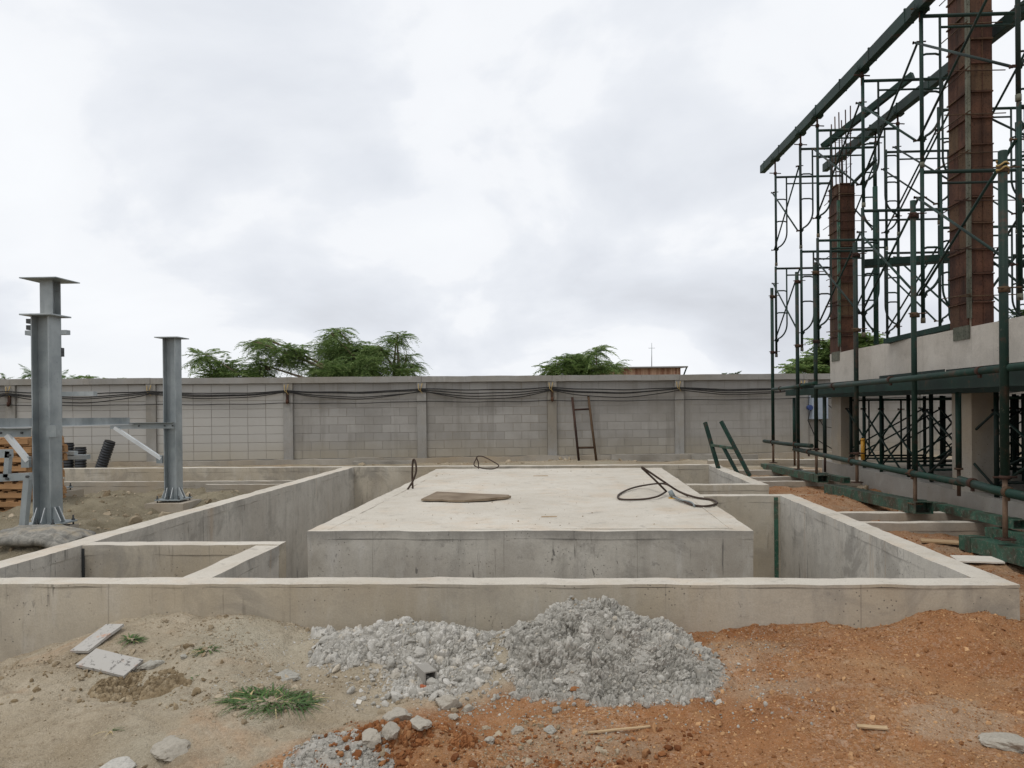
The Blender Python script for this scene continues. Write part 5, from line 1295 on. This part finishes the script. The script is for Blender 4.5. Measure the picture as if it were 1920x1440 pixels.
def tree(name, label, base, blobs, Yd, nros, flen, kind, mat, seed, cat='tree', trunk_r=.07, group=None):
    """blobs: (px, py, radius px) of foliage masses at depth Yd; limbs run from the trunk to each"""
    rg_ = np.random.default_rng(seed); tp = frond_templates(kind, seed)
    C_ = [np.array(D(px, py, Yd))+[0, rg_.uniform(-.8, .8), 0] for px, py, r in blobs]; R_ = [max(.1, r/FPX*Yd-.30*flen) for px, py, r in blobs]
    b = np.array((base[0], base[1], float(ground_z(base[0], base[1]))))
    t = thing(name, label, cat, b, group=group)
    fork = np.array((b[0], b[1], b[2]+(np.mean([c[2] for c in C_])-b[2])*.45))
    MB().path([b-[0, 0, .1], (b+fork)/2+[.05, 0, 0], fork], [trunk_r, trunk_r*.85, trunk_r*.7], 10).build('trunk', 'bark', t)
    Vs, Fs = [], []; off = 0
    for c, r in zip(C_, R_):
        m_ = (fork+c)/2+[rg_.normal()*.12, rg_.normal()*.12, .15]
        lb = MB().path([fork, m_, c+[0, 0, r*.3]], [trunk_r*.6, trunk_r*.4, trunk_r*.15], 7)
        n = max(4, int(nros*r*r/sum(q*q for q in R_)))
        for k in range(n):
            d = rg_.normal(size=3); d /= np.linalg.norm(d); d[2] = d[2]*.9+.1
            q = c-[0, 0, .08*flen]+d*r*rg_.uniform(.25, 1.)**.6
            if k < 9: lb.path([c+(m_-c)*.2, (c+q)/2+[0, 0, .04], q], [trunk_r*.16, trunk_r*.11, trunk_r*.06], 5)
            nf = rg_.integers(5, 9); ph = rg_.uniform(0, 6)
            for j in range(nf):
                az = ph+j*2*PI/nf+rg_.normal()*.25; el = rg_.uniform(-.5, .8)
                Vt, Ft = tp[rg_.integers(0, 5)]; s_ = flen*rg_.uniform(.7, 1.2)
                ca_, sa_, ce, se = math.cos(az), math.sin(az), math.cos(el), math.sin(el)
                Ry = np.array(((ce, 0, -se), (0, 1, 0), (se, 0, ce))); Rz = np.array(((ca_, -sa_, 0), (sa_, ca_, 0), (0, 0, 1)))
                Vs.append((Vt*s_)@Ry.T@Rz.T+q-b); Fs.append(Ft+off); off += len(Vt)
        lb.build('limb', 'bark', t)
    link('crown', fast_mesh('crown', np.vstack(Vs), np.vstack(Fs), mat), t)
tree('feathery_tree', 'broad feathery green tree rising behind the middle left of the boundary wall', (-4.6, 20.6),
     [(486, 634, 9), (497, 645, 13), (626, 617, 8), (745, 630, 9), (772, 684, 9), (520, 655, 22), (505, 690, 30), (560, 665, 34), (600, 650, 30), (627, 628, 16), (640, 665, 38), (590, 695, 40), (680, 660, 34), (720, 655, 24), (745, 640, 13), (700, 690, 40), (745, 690, 24), (768, 695, 12), (650, 697, 36), (755, 665, 12)], 20.6, 250, .50, 'feather', 'leaf_feather', 31, trunk_r=.1)
tree('feathery_shrub', 'drooping feathery shrub left of the broad tree behind the boundary wall', (-7.6, 19.6), [(404, 668, 10), (420, 684, 16), (408, 700, 20), (440, 698, 20), (462, 704, 12), (384, 704, 8)], 19.6, 34, .62, 'feather', 'leaf_feather', 32, 'shrub', .045)
tree('feathery_tree', 'small feathery tree behind the wall beside the brown cladding shed', (.55, 22.4), [(1045, 685, 20), (1075, 672, 22), (1100, 668, 18), (1118, 655, 14), (1085, 692, 26), (1125, 690, 18), (1148, 682, 10), (1030, 695, 12)], 22.4, 85, .56, 'feather', 'leaf_feather', 33, trunk_r=.06)
tree('leafy_shrub', 'green shrub behind the wall half hidden by the nearest grey post', (-13.6, 19.2), [(48, 710, 10), (72, 710, 14), (130, 712, 9), (146, 713, 8), (64, 700, 6)], 19.2, 22, .42, 'feather', 'leaf_pale', 34, 'shrub', .04)
tree('palm_shrub', 'arching narrow leaved plant behind the wall between the grey posts', (-11.2, 19.0), [(176, 712, 5), (214, 714, 5)], 19., 6, .40, 'feather', 'leaf_feather', 35, 'shrub', .035)
tree('leafy_tree', 'bushy green tree behind the wall at the foot of the short rusty column', (9.4, 24.), [(1480, 692, 14), (1510, 680, 22), (1545, 672, 26), (1540, 640, 14), (1600, 655, 34), (1632, 640, 22), (1655, 650, 18), (1690, 640, 12), (1560, 700, 26)], 24., 120, .5, 'leafy', 'leaf_feather', 36, trunk_r=.09)
tree('dark_tree', 'dark leafy tree behind the building at the right edge', (16., 26.), [(1920, 600, 16), (1950, 590, 30), (1935, 625, 30)], 26., 60, .45, 'leafy', 'leaf_dark', 37)
tree('distant_bush', 'tiny distant treetop above the wall right of the brown shed', (15.5, 62.), [(1362, 703, 6), (1378, 702, 6), (1350, 705, 4)], 62., 12, .55, 'leafy', 'leaf_dark', 38, 'shrub')
tree('distant_bush', 'tiny distant treetop above the wall left of the small feathery tree', (-5., 62.), [(955, 708, 4), (966, 708, 4)], 62., 6, .5, 'leafy', 'leaf_dark', 39, 'shrub')

# distant shed
Ys = 60.0; a, b = D(1160, 688, Ys), D(1276, 688, Ys); zt_ = a[2]
shed = thing('distant_shed', 'distant brown ribbed metal shed showing above the boundary wall', 'shed', ((a[0]+b[0])/2, Ys, .2))
MB().box((a[0]-1.5, Ys, .0), (b[0], Ys+6, zt_-.12)).build('shed_wall', 'brown_cladding', shed)
k = a[0]-1.5
rib = MB()
while k < b[0]-.1: rib.box((k, Ys-.05, .0), (k+.09, Ys-.001, zt_-.12)); k += .24
tag(rib.build('cladding_ribs', 'brown_cladding', shed), kind='stuff')
MB().add([(a[0]-1.8, Ys-.5, zt_-.13), (b[0]+.5, Ys-.5, zt_-.13), (b[0]+.5, Ys+6.3, zt_+.1), (a[0]-1.8, Ys+6.3, zt_+.1), (a[0]-1.8, Ys-.5, zt_-.02), (b[0]+.5, Ys-.5, zt_-.02), (b[0]+.5, Ys+6.3, zt_+.2), (a[0]-1.8, Ys+6.3, zt_+.2)], [(3,2,1,0),(4,5,6,7),(0,1,5,4),(1,2,6,5),(2,3,7,6),(3,0,4,7)]).build('roof', 'roof_sheet', shed)
MB().bar((b[0]+.45, Ys-.3, zt_-.05), (b[0]+.0, Ys-.3, zt_-1.2), .1, .1).build('roof_strut', 'green_steel', shed)
p = D(1222, 688, Ys); q = D(1222, 643, Ys)
t = thing('mast', 'thin grey mast standing on the distant brown shed roof', 'mast', p)
MB().tube(p+[0, 0, .04], q, .035, 6, .02).build('mast_pole', 'galvanised', t)
MB().tube(q-[.25, 0, .4], q+[.25, 0, -.4], .015, 5).build('mast_arm', 'galvanised', t)
